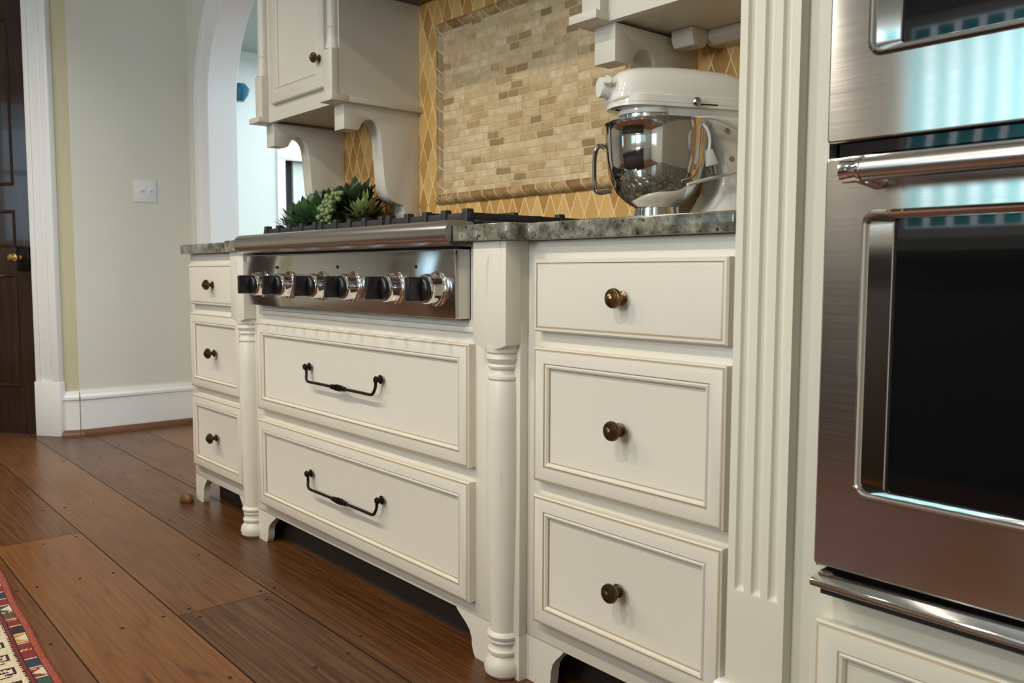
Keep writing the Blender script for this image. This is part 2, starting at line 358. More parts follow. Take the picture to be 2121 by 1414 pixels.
# floor: planks along x
random.seed(5)
bm = B(); cl = bm.loops.layers.float_color.new('plank')
def quad(bm, x0, x1, y0, y1, z, mi=0, colr=None):
    vs = [bm.verts.new(p) for p in ((x0, y0, z), (x1, y0, z), (x1, y1, z), (x0, y1, z))]
    f = bm.faces.new(vs); f.material_index = mi
    if colr is not None:
        for lp in f.loops: lp[cl] = colr
    return f
PW = 0.24; y = -0.19 - PW * 18; ri = -18
fixed = {-1: [(-0.13, (0.62, 0.3)), (9, (0.05, 0.7))], -2: [(-1.0, (0.35, 0.1)), (9, (0.88, 0.45))], 0: [(9, (0.22, 0.62))], -3: [(9, (0.55, 0.9))]}
nails = []
while y < 4.6:
    x = -6.2; segs = list(fixed.get(ri, []))
    while x < 3.4:
        if segs:
            xe, (ra, rb) = segs.pop(0); xe = min(xe, 3.4)
        else: xe = min(x + random.uniform(1.4, 3.2), 3.4); ra, rb = random.random(), random.random()
        quad(bm, x + 0.0012, xe - 0.0012, y + 0.0016, y + PW - 0.0016, 0.0, 0, (ra, rb, 0, 1))
        if -1.2 < y < 0.1:
            nx = x + 0.05
            while nx < xe:
                for fy in (0.12, 0.5, 0.88):
                    if random.random() < 0.85: nails.append((nx + random.uniform(-0.012, 0.012), y + PW * fy + random.uniform(-0.01, 0.01)))
                nx += random.choice((0.40, 0.40, 0.8)) if xe - nx > 0.45 else max(xe - 0.045 - nx, 0.4)
        x = xe
    y += PW; ri += 1
for nx, ny in nails:
    vs = [bm.verts.new((nx + 0.0055 * math.cos(k * PI / 4) * 1.2, ny + 0.0045 * math.sin(k * PI / 4), 0.0004)) for k in range(8)]
    bm.faces.new(vs).material_index = 1
quad(bm, -6.2, 3.4, -4.5, 4.6, -0.004, 1)
box(bm, -6.2, 3.4, -4.5, 4.6, -0.06, -0.0045, mi=1)
struct('floor', bm, ['floor', 'gap'], origin=(0, 0, 0), smooth=None, recalc=False)

# walls
TW = 0.125
bm = B()                                   # back wall with the arched opening
ax0, ax1 = -2.485, -1.285; acx, ar = (ax0 + ax1) / 2, (ax1 - ax0) / 2; zs = 1.68
N = 24; arc = [(acx - ar * math.cos(PI * k / N), zs + ar * math.sin(PI * k / N)) for k in range(N + 1)]
outline = [(XL - 0.2, 0), (ax0, 0)] + arc + [(ax1, 0), (3.2, 0), (3.2, 2.6), (XL - 0.2, 2.6)]
prism(bm, outline, 'y', YA, YA + TW)
struct('wall_back', bm, 'wall', smooth=30)
bm = B()                                   # white jamb lining + casing around the arch
inner = [(ax0, 0)] + arc + [(ax1, 0)]
def arch_strip(bm, off0, off1, ya, yb):
    def off(o): return [(ax0 - o, 0)] + [(acx - (ar + o) * math.cos(PI * k / N), zs + (ar + o) * math.sin(PI * k / N)) for k in range(N + 1)] + [(ax1 + o, 0)]
    a, b = off(off0), off(off1); t = bmesh.new(); L = []
    for P_, yy in ((a, ya), (b, ya), (b, yb), (a, yb)): L.append([t.verts.new((p[0], yy, p[1])) for p in P_])
    for k in range(len(a) - 1):
        for i in range(4): t.faces.new((L[i][k], L[i][k + 1], L[(i + 1) % 4][k + 1], L[(i + 1) % 4][k]))
    for e in (0, -1): t.faces.new([L[i][e] for i in range(4)])
    bmesh.ops.recalc_face_normals(t, faces=t.faces); join(bm, t)
arch_strip(bm, -0.014, 0.0, YA - 0.012, YA + TW + 0.012)
arch_strip(bm, 0.0, 0.105, YA - 0.016, YA)
arch_strip(bm, 0.105, 0.135, YA - 0.028, YA)
arch_strip(bm, 0.096, 0.105, YA - 0.020, YA)
arch_strip(bm, 0.0, 0.12, YA + TW, YA + TW + 0.02)
struct('trim_1', bm, 'white', smooth=30)
bm = B(); box(bm, XL - 0.15, XL, 0.011, YA, 0, 2.6); struct('wall_left', bm, 'wall')
DX, DY = -0.788, -0.615                    # direction of the slanted door wall
D0 = Vector((-2.883, -0.149)); dn = Vector((DX, DY)).normalized(); dnor = Vector((-dn.y, dn.x))  # towards the room
if dnor.dot(Vector((1.9, -1.1)) - D0) < 0: dnor = -dnor
def dpt(s, t): p = D0 + dn * s + dnor * t; return (p.x, p.y)
ecor = D0 - dn * 0.128 - dnor * 0.02
bm = B()                                   # short chamfer between the two walls
prism(bm, [(XL, 0.011), (ecor.x, ecor.y), (ecor.x - 0.1, ecor.y + 0.1), (XL - 0.13, 0.08)], 'z', 0, 2.6)
struct('wall_chamfer', bm, 'wallo')
def dbox(bm, s0, s1, t0, t1, z0, z1, bev=0.0, mi=0):
    t = bmesh.new(); box(t, s0, s1, t0, t1, z0, z1, bev, mi=mi)
    m = Matrix(((dn.x, dnor.x, 0, D0.x), (dn.y, dnor.y, 0, D0.y), (0, 0, 1, 0), (0, 0, 0, 1)))
    join(bm, t, m); return bm
bm = B(); dbox(bm, 0.93, 1.75, -0.12, -0.02, 0, 2.6); dbox(bm, -0.128, 0.0, -0.12, -0.02, 0, 2.6); dbox(bm, 0.0, 0.93, -0.12, -0.02, 2.25, 2.6)
struct('wall_door_side', bm, 'wallo')
e2 = dpt(1.75, -0.02)
bm = B(); box(bm, e2[0] - 0.1, e2[0], -4.3, e2[1], 0, 2.6); struct('wall_left_far', bm, 'wall')
# door casing
bm = B()
dbox(bm, -0.128, 0.004, -0.02, 0.006, 0.275, 2.25, 0.003); dbox(bm, -0.132, -0.098, -0.02, 0.018, 0.275, 2.25, 0.004); dbox(bm, -0.022, 0.006, -0.02, 0.012, 0.275, 2.25, 0.003); dbox(bm, -0.085, -0.055, -0.02, 0.011, 0.275, 2.25, 0.004)
dbox(bm, -0.138, 0.008, -0.02, 0.020, 0, 0.275, 0.003)
dbox(bm, 0.90, 1.05, -0.02, 0.010, 0, 2.25, 0.003); dbox(bm, -0.128, 1.05, -0.02, 0.010, 2.25, 2.38, 0.003)
struct('trim_2', bm, 'white')
# dark door
bm = B(); y0 = -0.012
def dpanel(s0, s1, z0, z1):
    t = bmesh.new(); panel(t, s0, s1, z0, z1, [(0, 0, 0), (0.0, -0.0, 0), (0.003, -0.006, 0), (0.010, -0.008, 0), (0.016, -0.003, 0), (0.019, 0.012, 0), (0.024, 0.020, 0), (0.065, 0.010, 0), (0.070, 0.010, 0)])
    for v in t.verts: v.co.y = -v.co.y - 0.0135
    m = Matrix(((dn.x, dnor.x, 0, D0.x), (dn.y, dnor.y, 0, D0.y), (0, 0, 1, 0), (0, 0, 0, 1)))
    join(bm, t, m)
zr = [(0.002, 0.24), (0.81, 0.945), (1.13, 1.25), (2.06, 2.24)]
for s0, s1 in ((0.008, 0.105), (0.40, 0.49), (0.80, 0.898)): dbox(bm, s0, s1, -0.05, y0, 0.002, 2.24)
for z0, z1 in zr:
    dbox(bm, 0.105, 0.40, -0.05, y0, z0, z1); dbox(bm, 0.49, 0.80, -0.05, y0, z0, z1)
for s0, s1 in ((0.105, 0.40), (0.49, 0.80)):
    for z0, z1 in ((0.24, 0.81), (0.945, 1.13), (1.25, 2.06)): dpanel(s0, s1, z0, z1)
door = struct('door_1', bm, 'door')
bm = B(); dbox(bm, 0.020, 0.092, -0.012, 0.008, 0.827, 0.949, 0.003); obj('rim_lock', bm, 'darkmetal', door)
kp = dpt(0.062, 0.0)
bm = B(); lathe(bm, [(0.012, 0), (0.012, 0.012), (0.006, 0.018), (0.006, 0.036), (0.017, 0.042), (0.024, 0.054), (0.024, 0.062), (0.016, 0.074), (0, 0.078)], (kp[0] + dnor.x * 0.006, kp[1] + dnor.y * 0.006, 0.893), (dnor.x, dnor.y, 0), 24)
obj('door_knob', bm, 'brightbrass', door)
# baseboards
def base_prof(h): return [(0, 0), (0.016, 0), (0.016, h - 0.045), (0.024, h - 0.040), (0.024, h - 0.028), (0.014, h - 0.016), (0.010, h), (0, h)]
bm = B(); prism(bm, [(XL + a, b) for a, b in base_prof(0.222)], 'y', 0.011, YA); struct('baseboard_left', bm, 'white', smooth=20)
bm = B()
cd = (Vector((ecor.x, ecor.y)) - Vector((XL, 0.011))); cl_ = cd.length; cdn = cd.normalized(); cno = Vector((cdn.y, -cdn.x))
if cno.dot(Vector((1.9, -1.1)) - Vector((XL, 0.011))) < 0: cno = -cno
t = bmesh.new(); prism(t, [(a, b) for a, b in base_prof(0.222)], 'x', 0, cl_ + 0.02)
join(bm, t, Matrix(((cdn.x, cno.x, 0, XL), (cdn.y, cno.y, 0, 0.011), (0, 0, 1, 0), (0, 0, 0, 1)))); struct('baseboard_chamfer', bm, 'white', smooth=20)
shoe = [(0.0, 0.0)] + [(0.026 * math.cos(k * PI / 12), 0.028 * math.sin(k * PI / 12)) for k in range(7)]
bm = B(); prism(bm, [(XL + 0.016 + a, b) for a, b in shoe], 'y', -0.0, YA)
t = bmesh.new(); prism(t, [(0.016 + a, b) for a, b in shoe], 'x', -0.02, cl_ + 0.01); join(bm, t, Matrix(((cdn.x, cno.x, 0, XL), (cdn.y, cno.y, 0, 0.011), (0, 0, 1, 0), (0, 0, 0, 1))))
struct('trim_3', bm, 'wood', smooth=50)
# ceiling, right and front walls (behind the camera), windows
bm = B(); box(bm, -4.6, 3.2, -4.3, YA, 2.6, 2.7); struct('ceiling', bm, 'ceil')
bm = B(); box(bm, 3.2, 3.3, -4.3, YA + TW, 0, 0.85); box(bm, 3.2, 3.3, -4.3, YA + TW, 2.35, 2.6); box(bm, 3.2, 3.3, -4.3, -4.2, 0.85, 2.35); box(bm, 3.2, 3.3, -2.6, YA + TW, 0.85, 2.35); struct('wall_right', bm, 'wall')
bm = B(); wx = [(-0.65, 0.20), (0.30, 1.15), (1.25, 2.10)]
box(bm, -4.6, 3.2, -4.4, -4.3, 0, 1.05); box(bm, -4.6, 3.2, -4.4, -4.3, 2.4, 2.6)
xs = [-4.6, -3.35, -2.75] + [v for p in wx for v in p] + [3.2]
for a, b in zip(xs[0::2], xs[1::2]): box(bm, a, b, -4.4, -4.3, 1.05, 2.4)
struct('wall_front', bm, 'wallf')
bm = B()
for p in ((-4.2, -4.14, 0.85, 2.35), (-2.66, -2.60, 0.85, 2.35), (-3.43, -3.37, 0.85, 2.35)): box(bm, 3.21, 3.27, p[0], p[1], p[2], p[3])
for p in ((0.85, 0.92), (2.28, 2.35)): box(bm, 3.21, 3.27, -4.14, -2.66, p[0], p[1])
struct('window_4', bm, 'white')  # unseen window frame, added to go with the side fill lamp
for i, (a, b) in enumerate(wx + [(-3.35, -2.75)]):
    if i == 3: i = 4
    bm = B()
    for p in ((a, b, 1.05, 1.11), (a, b, 2.34, 2.4), (a, a + 0.05, 1.11, 2.34), (b - 0.05, b, 1.11, 2.34), (a, b, 1.70, 1.74)): box(bm, p[0], p[1], -4.37, -4.31, p[2], p[3])
    wobj = struct('window_%d' % (i + 1), bm, 'white')
    k = a + 0.06
    while k < b - 0.1 and i == 0:
        bm = B(); box(bm, k, k + 0.095, -4.345, -4.34, 1.12, 2.33); obj('sheer_pleat', bm, 'curtain', wobj); k += 0.14
# hall behind the arch
bm = B(); box(bm, -6.12, -6.0, YA + TW, 2.627, 0, 2.9); box(bm, -6.12, -6.0, 3.6, 4.5, 0, 2.9); box(bm, -6.12, -6.0, 2.627, 3.6, 2.0, 2.9); struct('wall_hall_end', bm, 'hallwall')
bm = B(); box(bm, -6.0, 3.2, 4.5, 4.6, 0, 2.9); struct('wall_hall_back', bm, 'hallwall')
bm = B(); box(bm, -6.0, XL - 0.2, YA + TW - 0.1, YA + TW, 0, 2.9); box(bm, XL - 0.2, 3.2, YA + TW - 0.1, YA + TW, 2.7, 2.9); struct('wall_hall_front', bm, 'hallwall')
bm = B(); box(bm, -6.0, 3.2, YA + TW, 4.5, 2.9, 3.0); struct('ceiling_hall', bm, 'hallceil')
bm = B()
for p in ((2.627, 2.712, 0, 1.92), (2.627, 3.6, 1.92, 2.03), (3.5, 3.6, 0, 1.92)): box(bm, -6.02, -5.97, p[0], p[1], p[2], p[3], 0.004)
struct('trim_4', bm, 'white')
bm = B(); box(bm, -6.10, -6.06, 2.835, 3.5, 0.01, 1.92); struct('door_2', bm, 'hallwall')
bm = B(); box(bm, -6.6, -6.1, 2.5, 3.8, 0, 2.2); struct('wall_closet', bm, 'black')  # darkness inside the doorway put in as a solid black block

# ================================================================== BASE CABINETS
def knob(bm, x, y, z, s=1.0):
    lathe(bm, [(0.0115 * s, 0), (0.0125 * s, 0.003 * s), (0.0075 * s, 0.006 * s), (0.006 * s, 0.012 * s), (0.0085 * s, 0.015 * s), (0.0155 * s, 0.018 * s), (0.0178 * s, 0.023 * s), (0.0165 * s, 0.0275 * s),
               (0.0148 * s, 0.0280 * s), (0.0142 * s, 0.0300 * s), (0.0118 * s, 0.0305 * s), (0.0112 * s, 0.0322 * s), (0.0082 * s, 0.0327 * s), (0.0075 * s, 0.0350 * s), (0.0045 * s, 0.0368 * s), (0, 0.0372 * s)], (x, y, z), '-y', 28)
def foot(bm, xo, xi, xt, y0, y1, zt, sgn=1):
    """scroll-sawn foot: straight outer edge at xo, inner edge from xi (floor) sweeping to xt (rail)"""
    P_ = [(xo, zt), (xo, 0.0), (xi, 0.0)]
    d = xt - xi
    for u, v in ((0.10, 0.10), (0.16, 0.25), (0.18, 0.42), (0.28, 0.58), (0.50, 0.72), (0.72, 0.82), (0.92, 0.92), (0.97, 0.96), (1.0, 1.0)): P_.append((xi + d * u, zt * v))
    prism(bm, P_, 'y', y0, y1)
ZR = 0.092; ZT = 0.8868
def drawer_bank(label, x0, x1, d0, d1, knobmat, top_brass):
    t = thing('base_cabinet', label, 'cabinet', ((x0 + x1) / 2, 0.28, 0.0), 'drawer base cabinets beside the range')
    bm = B(); box(bm, x0, x1, 0.0, 0.02, ZR, ZT, 0.0012)
    box(bm, x0, x0 + 0.018, 0.02, 0.565, ZR, ZT); box(bm, x1 - 0.018, x1, 0.02, 0.565, ZR, ZT); box(bm, x0, x1, 0.55, 0.565, ZR, ZT); box(bm, x0, x1, 0.02, 0.565, ZR, ZR + 0.018)
    obj('cabinet_body', bm, 'paint', t)
    for xo, xi, xt in ((x0, x0 + 0.064, x0 + 0.108), (x1, x1 - 0.064, x1 - 0.108)):
        bm = B(); foot(bm, xo, xi, xt, 0.0, 0.022, ZR + 0.004); obj('foot', bm, 'paint', t)
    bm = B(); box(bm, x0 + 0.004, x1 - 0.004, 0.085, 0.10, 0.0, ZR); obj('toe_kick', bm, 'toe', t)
    for i, (z0, z1) in enumerate(((0.7131, 0.851), (0.4224, 0.682), (0.1399, 0.3938))):
        bm = B(); panel(bm, d0, d1, z0, z1, slab_rings(0, 0.0213) if i == 0 else shaker_rings(0, 0.0213))
        d = obj('drawer', bm, ['paint', 'glaze', 'glaze2'], t, smooth=25)
        bm = B(); xc = (d0 + d1) / 2 + 0.006; knob(bm, xc, -0.0205, (0.782, 0.5535, 0.2665)[i])
        k = obj('knob', bm, 'brass' if (i == 0) else 'bronze', d)
        k['label'] = 'antique brass ringed knob' if i == 0 else 'dark bronze ringed knob'
    return t
drawer_bank('cream three-drawer base cabinet right of the range, beside the fluted pilaster', 0.647, 1.139, 0.6863, 1.1268, 'bronze', True)
drawer_bank('cream three-drawer base cabinet left of the range, nearest the arched opening', -1.1637, -0.671, -1.1278, -0.698, 'bronze', True)

YC = -0.0209
rc = thing('range_cabinet', 'cream base cabinet under the rangetop with two deep drawers and turned corner posts', 'cabinet', (-0.012, 0.28, 0))
bm = B(); box(bm, -0.671, 0.647, YC, 0.0, ZR, 0.7275, 0.001); box(bm, -0.53, 0.51, YC - 0.010, YC, 0.700, 0.713, 0.003)
box(bm, -0.671, -0.542, YC, 0.0, 0.7275, ZT); box(bm, 0.4895, 0.647, YC, 0.0, 0.7275, ZT)
box(bm, -0.671, 0.647, 0.0, 0.565, ZR, 0.11); box(bm, -0.671, 0.647, 0.55, 0.565, ZR, 0.70); box(bm, -0.671, -0.653, 0, 0.565, ZR, 0.70); box(bm, 0.629, 0.647, 0, 0.565, ZR, 0.70)
obj('cabinet_body', bm, 'paint', rc)
for xo, xi, xt in ((-0.671, -0.528, -0.459), (0.647, 0.504, 0.435)):
    bm = B(); foot(bm, xo, xi, xt, YC, 0.0, ZR + 0.003); obj('foot', bm, 'paint', rc)
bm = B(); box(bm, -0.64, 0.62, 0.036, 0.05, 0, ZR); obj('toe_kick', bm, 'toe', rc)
def bail(bm, xa, xb, y, zt, zb):
    for x in (xa, xb):
        lathe(bm, [(0.0105, 0), (0.011, 0.002), (0.0065, 0.004), (0.0055, 0.008), (0.0075, 0.010), (0.0090, 0.0135), (0.0072, 0.017), (0, 0.0185)], (x, y, zt), '-y', 20)
    yy = y - 0.012; yb_ = y - 0.015
    pts = [(xa + 0.004, yy, zt - 0.004), (xa + 0.005, yy, zt - 0.018), (xa + 0.010, yb_, zb + 0.006), (xa + 0.022, yb_, zb), (xa + 0.06, yb_, zb)]
    pts2 = [(-(p[0] - xa) + xb, p[1], p[2]) for p in pts][::-1]
    tube(bm, smooth_path(pts, 5) + smooth_path(pts2, 5), 0.0038, 10)
    xm = (xa + xb) / 2
    for k, rr in enumerate((0.0062, 0.0048, 0.0072, 0.005, 0.0085, 0.005, 0.0085, 0.005, 0.0072, 0.0048, 0.0062)):
        lathe(bm, [(0.003, -0.0035), (rr, -0.0025), (rr, 0.0025), (0.003, 0.0035)], (xm + (k - 5) * 0.0062, yb_, zb), 'x', 16)
for z0, z1, zt in ((0.4158, 0.6763, 0.571), (0.1255, 0.3845, 0.2785)):
    bm = B(); panel(bm, -0.5272, 0.5062, z0, z1, shaker_rings(YC, 0.0213))
    d = obj('drawer', bm, ['paint', 'glaze', 'glaze2'], rc, smooth=25)
    bm = B(); bail(bm, -0.193, 0.167, YC - 0.0205, zt, zt - 0.038)
    obj('bail_pull', bm, 'darkmetal', d)['label'] = 'black iron drop handle with beaded centre'
for x0, x1 in ((-0.671, -0.573), (0.5452, 0.647)):
    bm = B(); xc = (x0 + x1) / 2
    arcp = [(x1 - (x1 - x0) * k / 12, 0.684 - 0.012 * math.sin(PI * k / 12)) for k in range(13)]
    prism(bm, [(x0, ZT), (x1, ZT)] + arcp, 'y', -0.0586, 0.0, 0.0012)
    R = [(0.0, 0.0), (0.032, 0.0), (0.040, 0.008), (0.0425, 0.020), (0.039, 0.034), (0.031, 0.043), (0.029, 0.047), (0.034, 0.050), (0.0345, 0.056), (0.029, 0.060), (0.027, 0.068), (0.031, 0.071), (0.0325, 0.075), (0.031, 0.079), (0.030, 0.080), (0.035, 0.083), (0.0365, 0.088), (0.034, 0.093), (0.030, 0.096),
         (0.0305, 0.13), (0.0335, 0.22), (0.0365, 0.34), (0.0375, 0.44), (0.037, 0.53), (0.036, 0.600), (0.034, 0.606), (0.033, 0.611), (0.036, 0.615), (0.0355, 0.620), (0.031, 0.624), (0.029, 0.632), (0.034, 0.636), (0.035, 0.640), (0.033, 0.644), (0.036, 0.649), (0.0395, 0.655), (0.038, 0.662), (0.035, 0.665), (0.040, 0.668), (0.0415, 0.682), (0, 0.684)]
    lathe(bm, R, (xc + 0.003, -0.019, 0.0), 'z', 40)
    obj('corner_post', bm, 'paint_worn', rc, smooth=30)

# countertops
def counter(label, x0, x1, bx0, bx1, outer):
    bm = B(); yf, yb = -0.0265, -0.075
    if outer < 0: P_ = [(x0, yf), (bx0 - 0.006, yf), (bx0, yf - 0.006), (bx0, yb + 0.006), (bx0 + 0.006, yb), (bx1, yb), (bx1, YW), (x0, YW)]
    else: P_ = [(bx0, yb), (bx1 - 0.006, yb), (bx1, yb + 0.006), (bx1, yf - 0.006), (bx1 + 0.006, yf), (x1, yf), (x1, YW), (bx0, YW)]
    prism(bm, P_, 'z', 0.8875, 0.92, 0.003)
    return tag(obj('countertop', bm, 'granite'), label, 'countertop', 'granite countertops')
counter('speckled grey granite countertop left of the range, ending by the arched opening', -1.187, -0.562, -0.677, -0.562, -1)
counter('speckled grey granite countertop right of the range, under the stand mixer', 0.497, 1.139, 0.497, 0.672, 1)

# ================================================================== RANGETOP
rg = thing('rangetop', 'stainless gas rangetop with six black knobs set between the turned posts', 'stove', (-0.026, 0.25, 0.72))
bm = B(); box(bm, -0.54, 0.488, -0.055, 0.0, 0.7285, 0.873); box(bm, -0.54, 0.488, 0.0, 0.570, 0.7285, 0.905); box(bm, -0.555, 0.49, -0.05, 0.570, 0.905, 0.926, 0.003)
obj('stove_body', bm, 'steel2', rg)
bm = B(); box(bm, -0.5414, 0.488, -0.0605, -0.05, 0.7285, 0.8715, 0.002); cpn = obj('control_panel', bm, 'steel', rg, uv=True)
bm = B(); box(bm, -0.53, 0.478, -0.045, 0.0, 0.8715, 0.882); obj('panel_gap', bm, 'black', rg)
bm = B(); P_ = [(-0.018, 0.879)] + [(-0.0655 + 0.026 * math.cos(a), 0.906 + 0.0268 * math.sin(a)) for a in [-PI / 2 - PI * k / 16 for k in range(17)]] + [(-0.02, 0.930), (-0.018, 0.926)]
prism(bm, P_, 'x', -0.562, 0.4955); obj('bullnose', bm, 'steel2', rg, smooth=40)
for i, x in enumerate((-0.42, -0.262, -0.078, 0.08, 0.267, 0.425)):
    z = 0.790
    bm = B(); lathe(bm, [(0.037, 0), (0.0375, 0.003), (0.034, 0.006), (0.0325, 0.010), (0.0315, 0.026), (0.031, 0.034), (0.0295, 0.036), (0.027, 0.0365), (0, 0.0366)], (x, -0.0605, z), '-y', 40)
    for k in range(7):
        a = PI / 2 + (k - 3) * 0.22; t = bmesh.new(); box(t, -0.0006, 0.0006, -0.010, 0.010, 0, 0.0008)
        join(bm, t, Matrix.Translation((x + 0.0316 * math.cos(a), -0.0605 - 0.018, z + 0.0316 * math.sin(a))) @ Matrix.Rotation(-(a - PI / 2), 4, 'Y'))
    kb = obj('knob_bezel', bm, 'chrome', rg, smooth=40)
    bm = B(); lathe(bm, [(0.027, 0.0), (0.027, 0.004), (0.025, 0.008), (0.022, 0.010), (0, 0.010)], (x, -0.0970, z), '-y', 32)
    t = bmesh.new(); box(t, -0.0095, 0.0095, -0.034, 0.0, -0.0255, 0.0255, 0.003)
    for v in t.verts:
        if v.co.y < -0.017: v.co.x *= 0.8
    join(bm, t, Matrix.Translation((x, -0.105, z)) @ Matrix.Rotation(math.radians(0), 4, 'Y'))
    obj('control_knob', bm, 'blackplastic', kb, smooth=40)
    if i % 2 == 0:
        bm = B(); lathe(bm, [(0.004, 0), (0.004, 0.002), (0, 0.003)], (x + 0.079, -0.0605, 0.838), '-y', 16); obj('indicator_lamp', bm, 'blackplastic', rg)
for gi in range(3):
    gx0 = -0.525 + gi * 0.335; gx1 = gx0 + 0.325; bm = B(); bw = 0.0085; zt, zb = 0.957, 0.937
    def bar(xa, ya, xb, yb, h=zt, wd=bw):
        d = Vector((xb - xa, yb - ya, 0)); L = d.length; d.normalize(); nn = Vector((-d.y, d.x, 0)); t = bmesh.new()
        box(t, 0, L, -wd, wd, zb, h, 0.002)
        for v in t.verts:
            if v.co.z > (zb + h) / 2: v.co.y *= 0.72
        join(bm, t, Matrix(((d.x, nn.x, 0, xa), (d.y, nn.y, 0, ya), (0, 0, 1, 0), (0, 0, 0, 1))))
    y0, ym, y1 = -0.010, 0.265, 0.545; xm = (gx0 + gx1) / 2
    for xx in (gx0 + bw, gx1 - bw): bar(xx, y0, xx, y1, 0.952)
    for yy in (y0 + bw, ym, y1 - bw): bar(gx0, yy, gx1, yy, 0.952)
    for yc in ((y0 + ym) / 2, (ym + y1) / 2):
        for a in range(4):
            dx, dy = ((1, 0), (-1, 0), (0, 1), (0, -1))[a]; L = 0.155 if dx else 0.128
            bar(xm + dx * 0.045, yc + dy * 0.045, xm + dx * L, yc + dy * L, 0.958)
    for xx in (gx0 + 0.012, gx0 + 0.09, xm, gx1 - 0.09, gx1 - 0.012):
        for yy in (y0 + 0.006, ym, y1 - 0.006):
            t = bmesh.new(); box(t, -0.012, 0.012, -0.012, 0.012, 0, 0.034, 0.002)
            for v in t.verts:
                if v.co.z > 0.017: v.co.x *= 0.72; v.co.y *= 0.72
            join(bm, t, Matrix.Translation((xx, yy, 0.926)))
    obj('burner_grate', bm, 'iron', rg)
    for yc in ((y0 + ym) / 2, (ym + y1) / 2):
        bm = B(); lathe(bm, [(0.05, 0), (0.05, 0.006), (0.034, 0.008), (0.034, 0.018), (0.026, 0.020), (0, 0.020)], (xm, yc, 0.926), 'z', 28); obj('burner_head', bm, 'iron', rg)

# ================================================================== BACKSPLASH
bs = thing('tile_backsplash', 'tumbled stone backsplash of gold diamond tiles around a framed brick mosaic', 'backsplash', (0, YW, 0.92))
bm = B(); box(bm, -1.128, 1.139, YW, YA - 0.002, 0.92, 1.95); obj('diamond_tile_field', bm, 'diamond', bs, origin=(-0.012, YW, 0.92))
mx0, mx1, mz0, mz1 = -0.4433, 0.419, 1.0494, 1.6376
bm = B(); box(bm, mx0 + 0.02, mx1 - 0.02, YW - 0.007, YW, mz0 + 0.02, mz1 - 0.02); obj('mosaic_panel', bm, 'mosaic', bs, origin=(0, YW, 0))
half = [(0, 0)] + [(0.0165 - 0.0165 * math.cos(PI * k / 10), -0.017 * math.sin(PI * k / 10)) for k in range(11)][1:]
def pencil(axis, a0, a1, off):
    bm = B(); h = [(0, 0), (0.001, -0.006), (0.006, -0.014), (0.014, -0.0185), (0.022, -0.0175), (0.028, -0.012), (0.031, -0.009), (0.034, -0.008), (0.034, 0)]
    if off[1] < 0: h = [(-a, b) for a, b in h]
    if axis == 'x': prism(bm, [(YW + b, off[0] + a) for a, b in h], 'x', a0, a1)
    else: prism(bm, [(off[0] + a, YW + b) for a, b in h], 'z', a0, a1)
    obj('pencil_border', bm, 'pencil', bs, origin=(0, YW, 1), smooth=50)
pencil('x', mx0, mx1, (mz0, 1)); pencil('x', mx0, mx1, (mz1, -1)); pencil('z', mz0 + 0.03, mz1 - 0.03, (mx0, 1)); pencil('z', mz0 + 0.03, mz1 - 0.03, (mx1, -1))

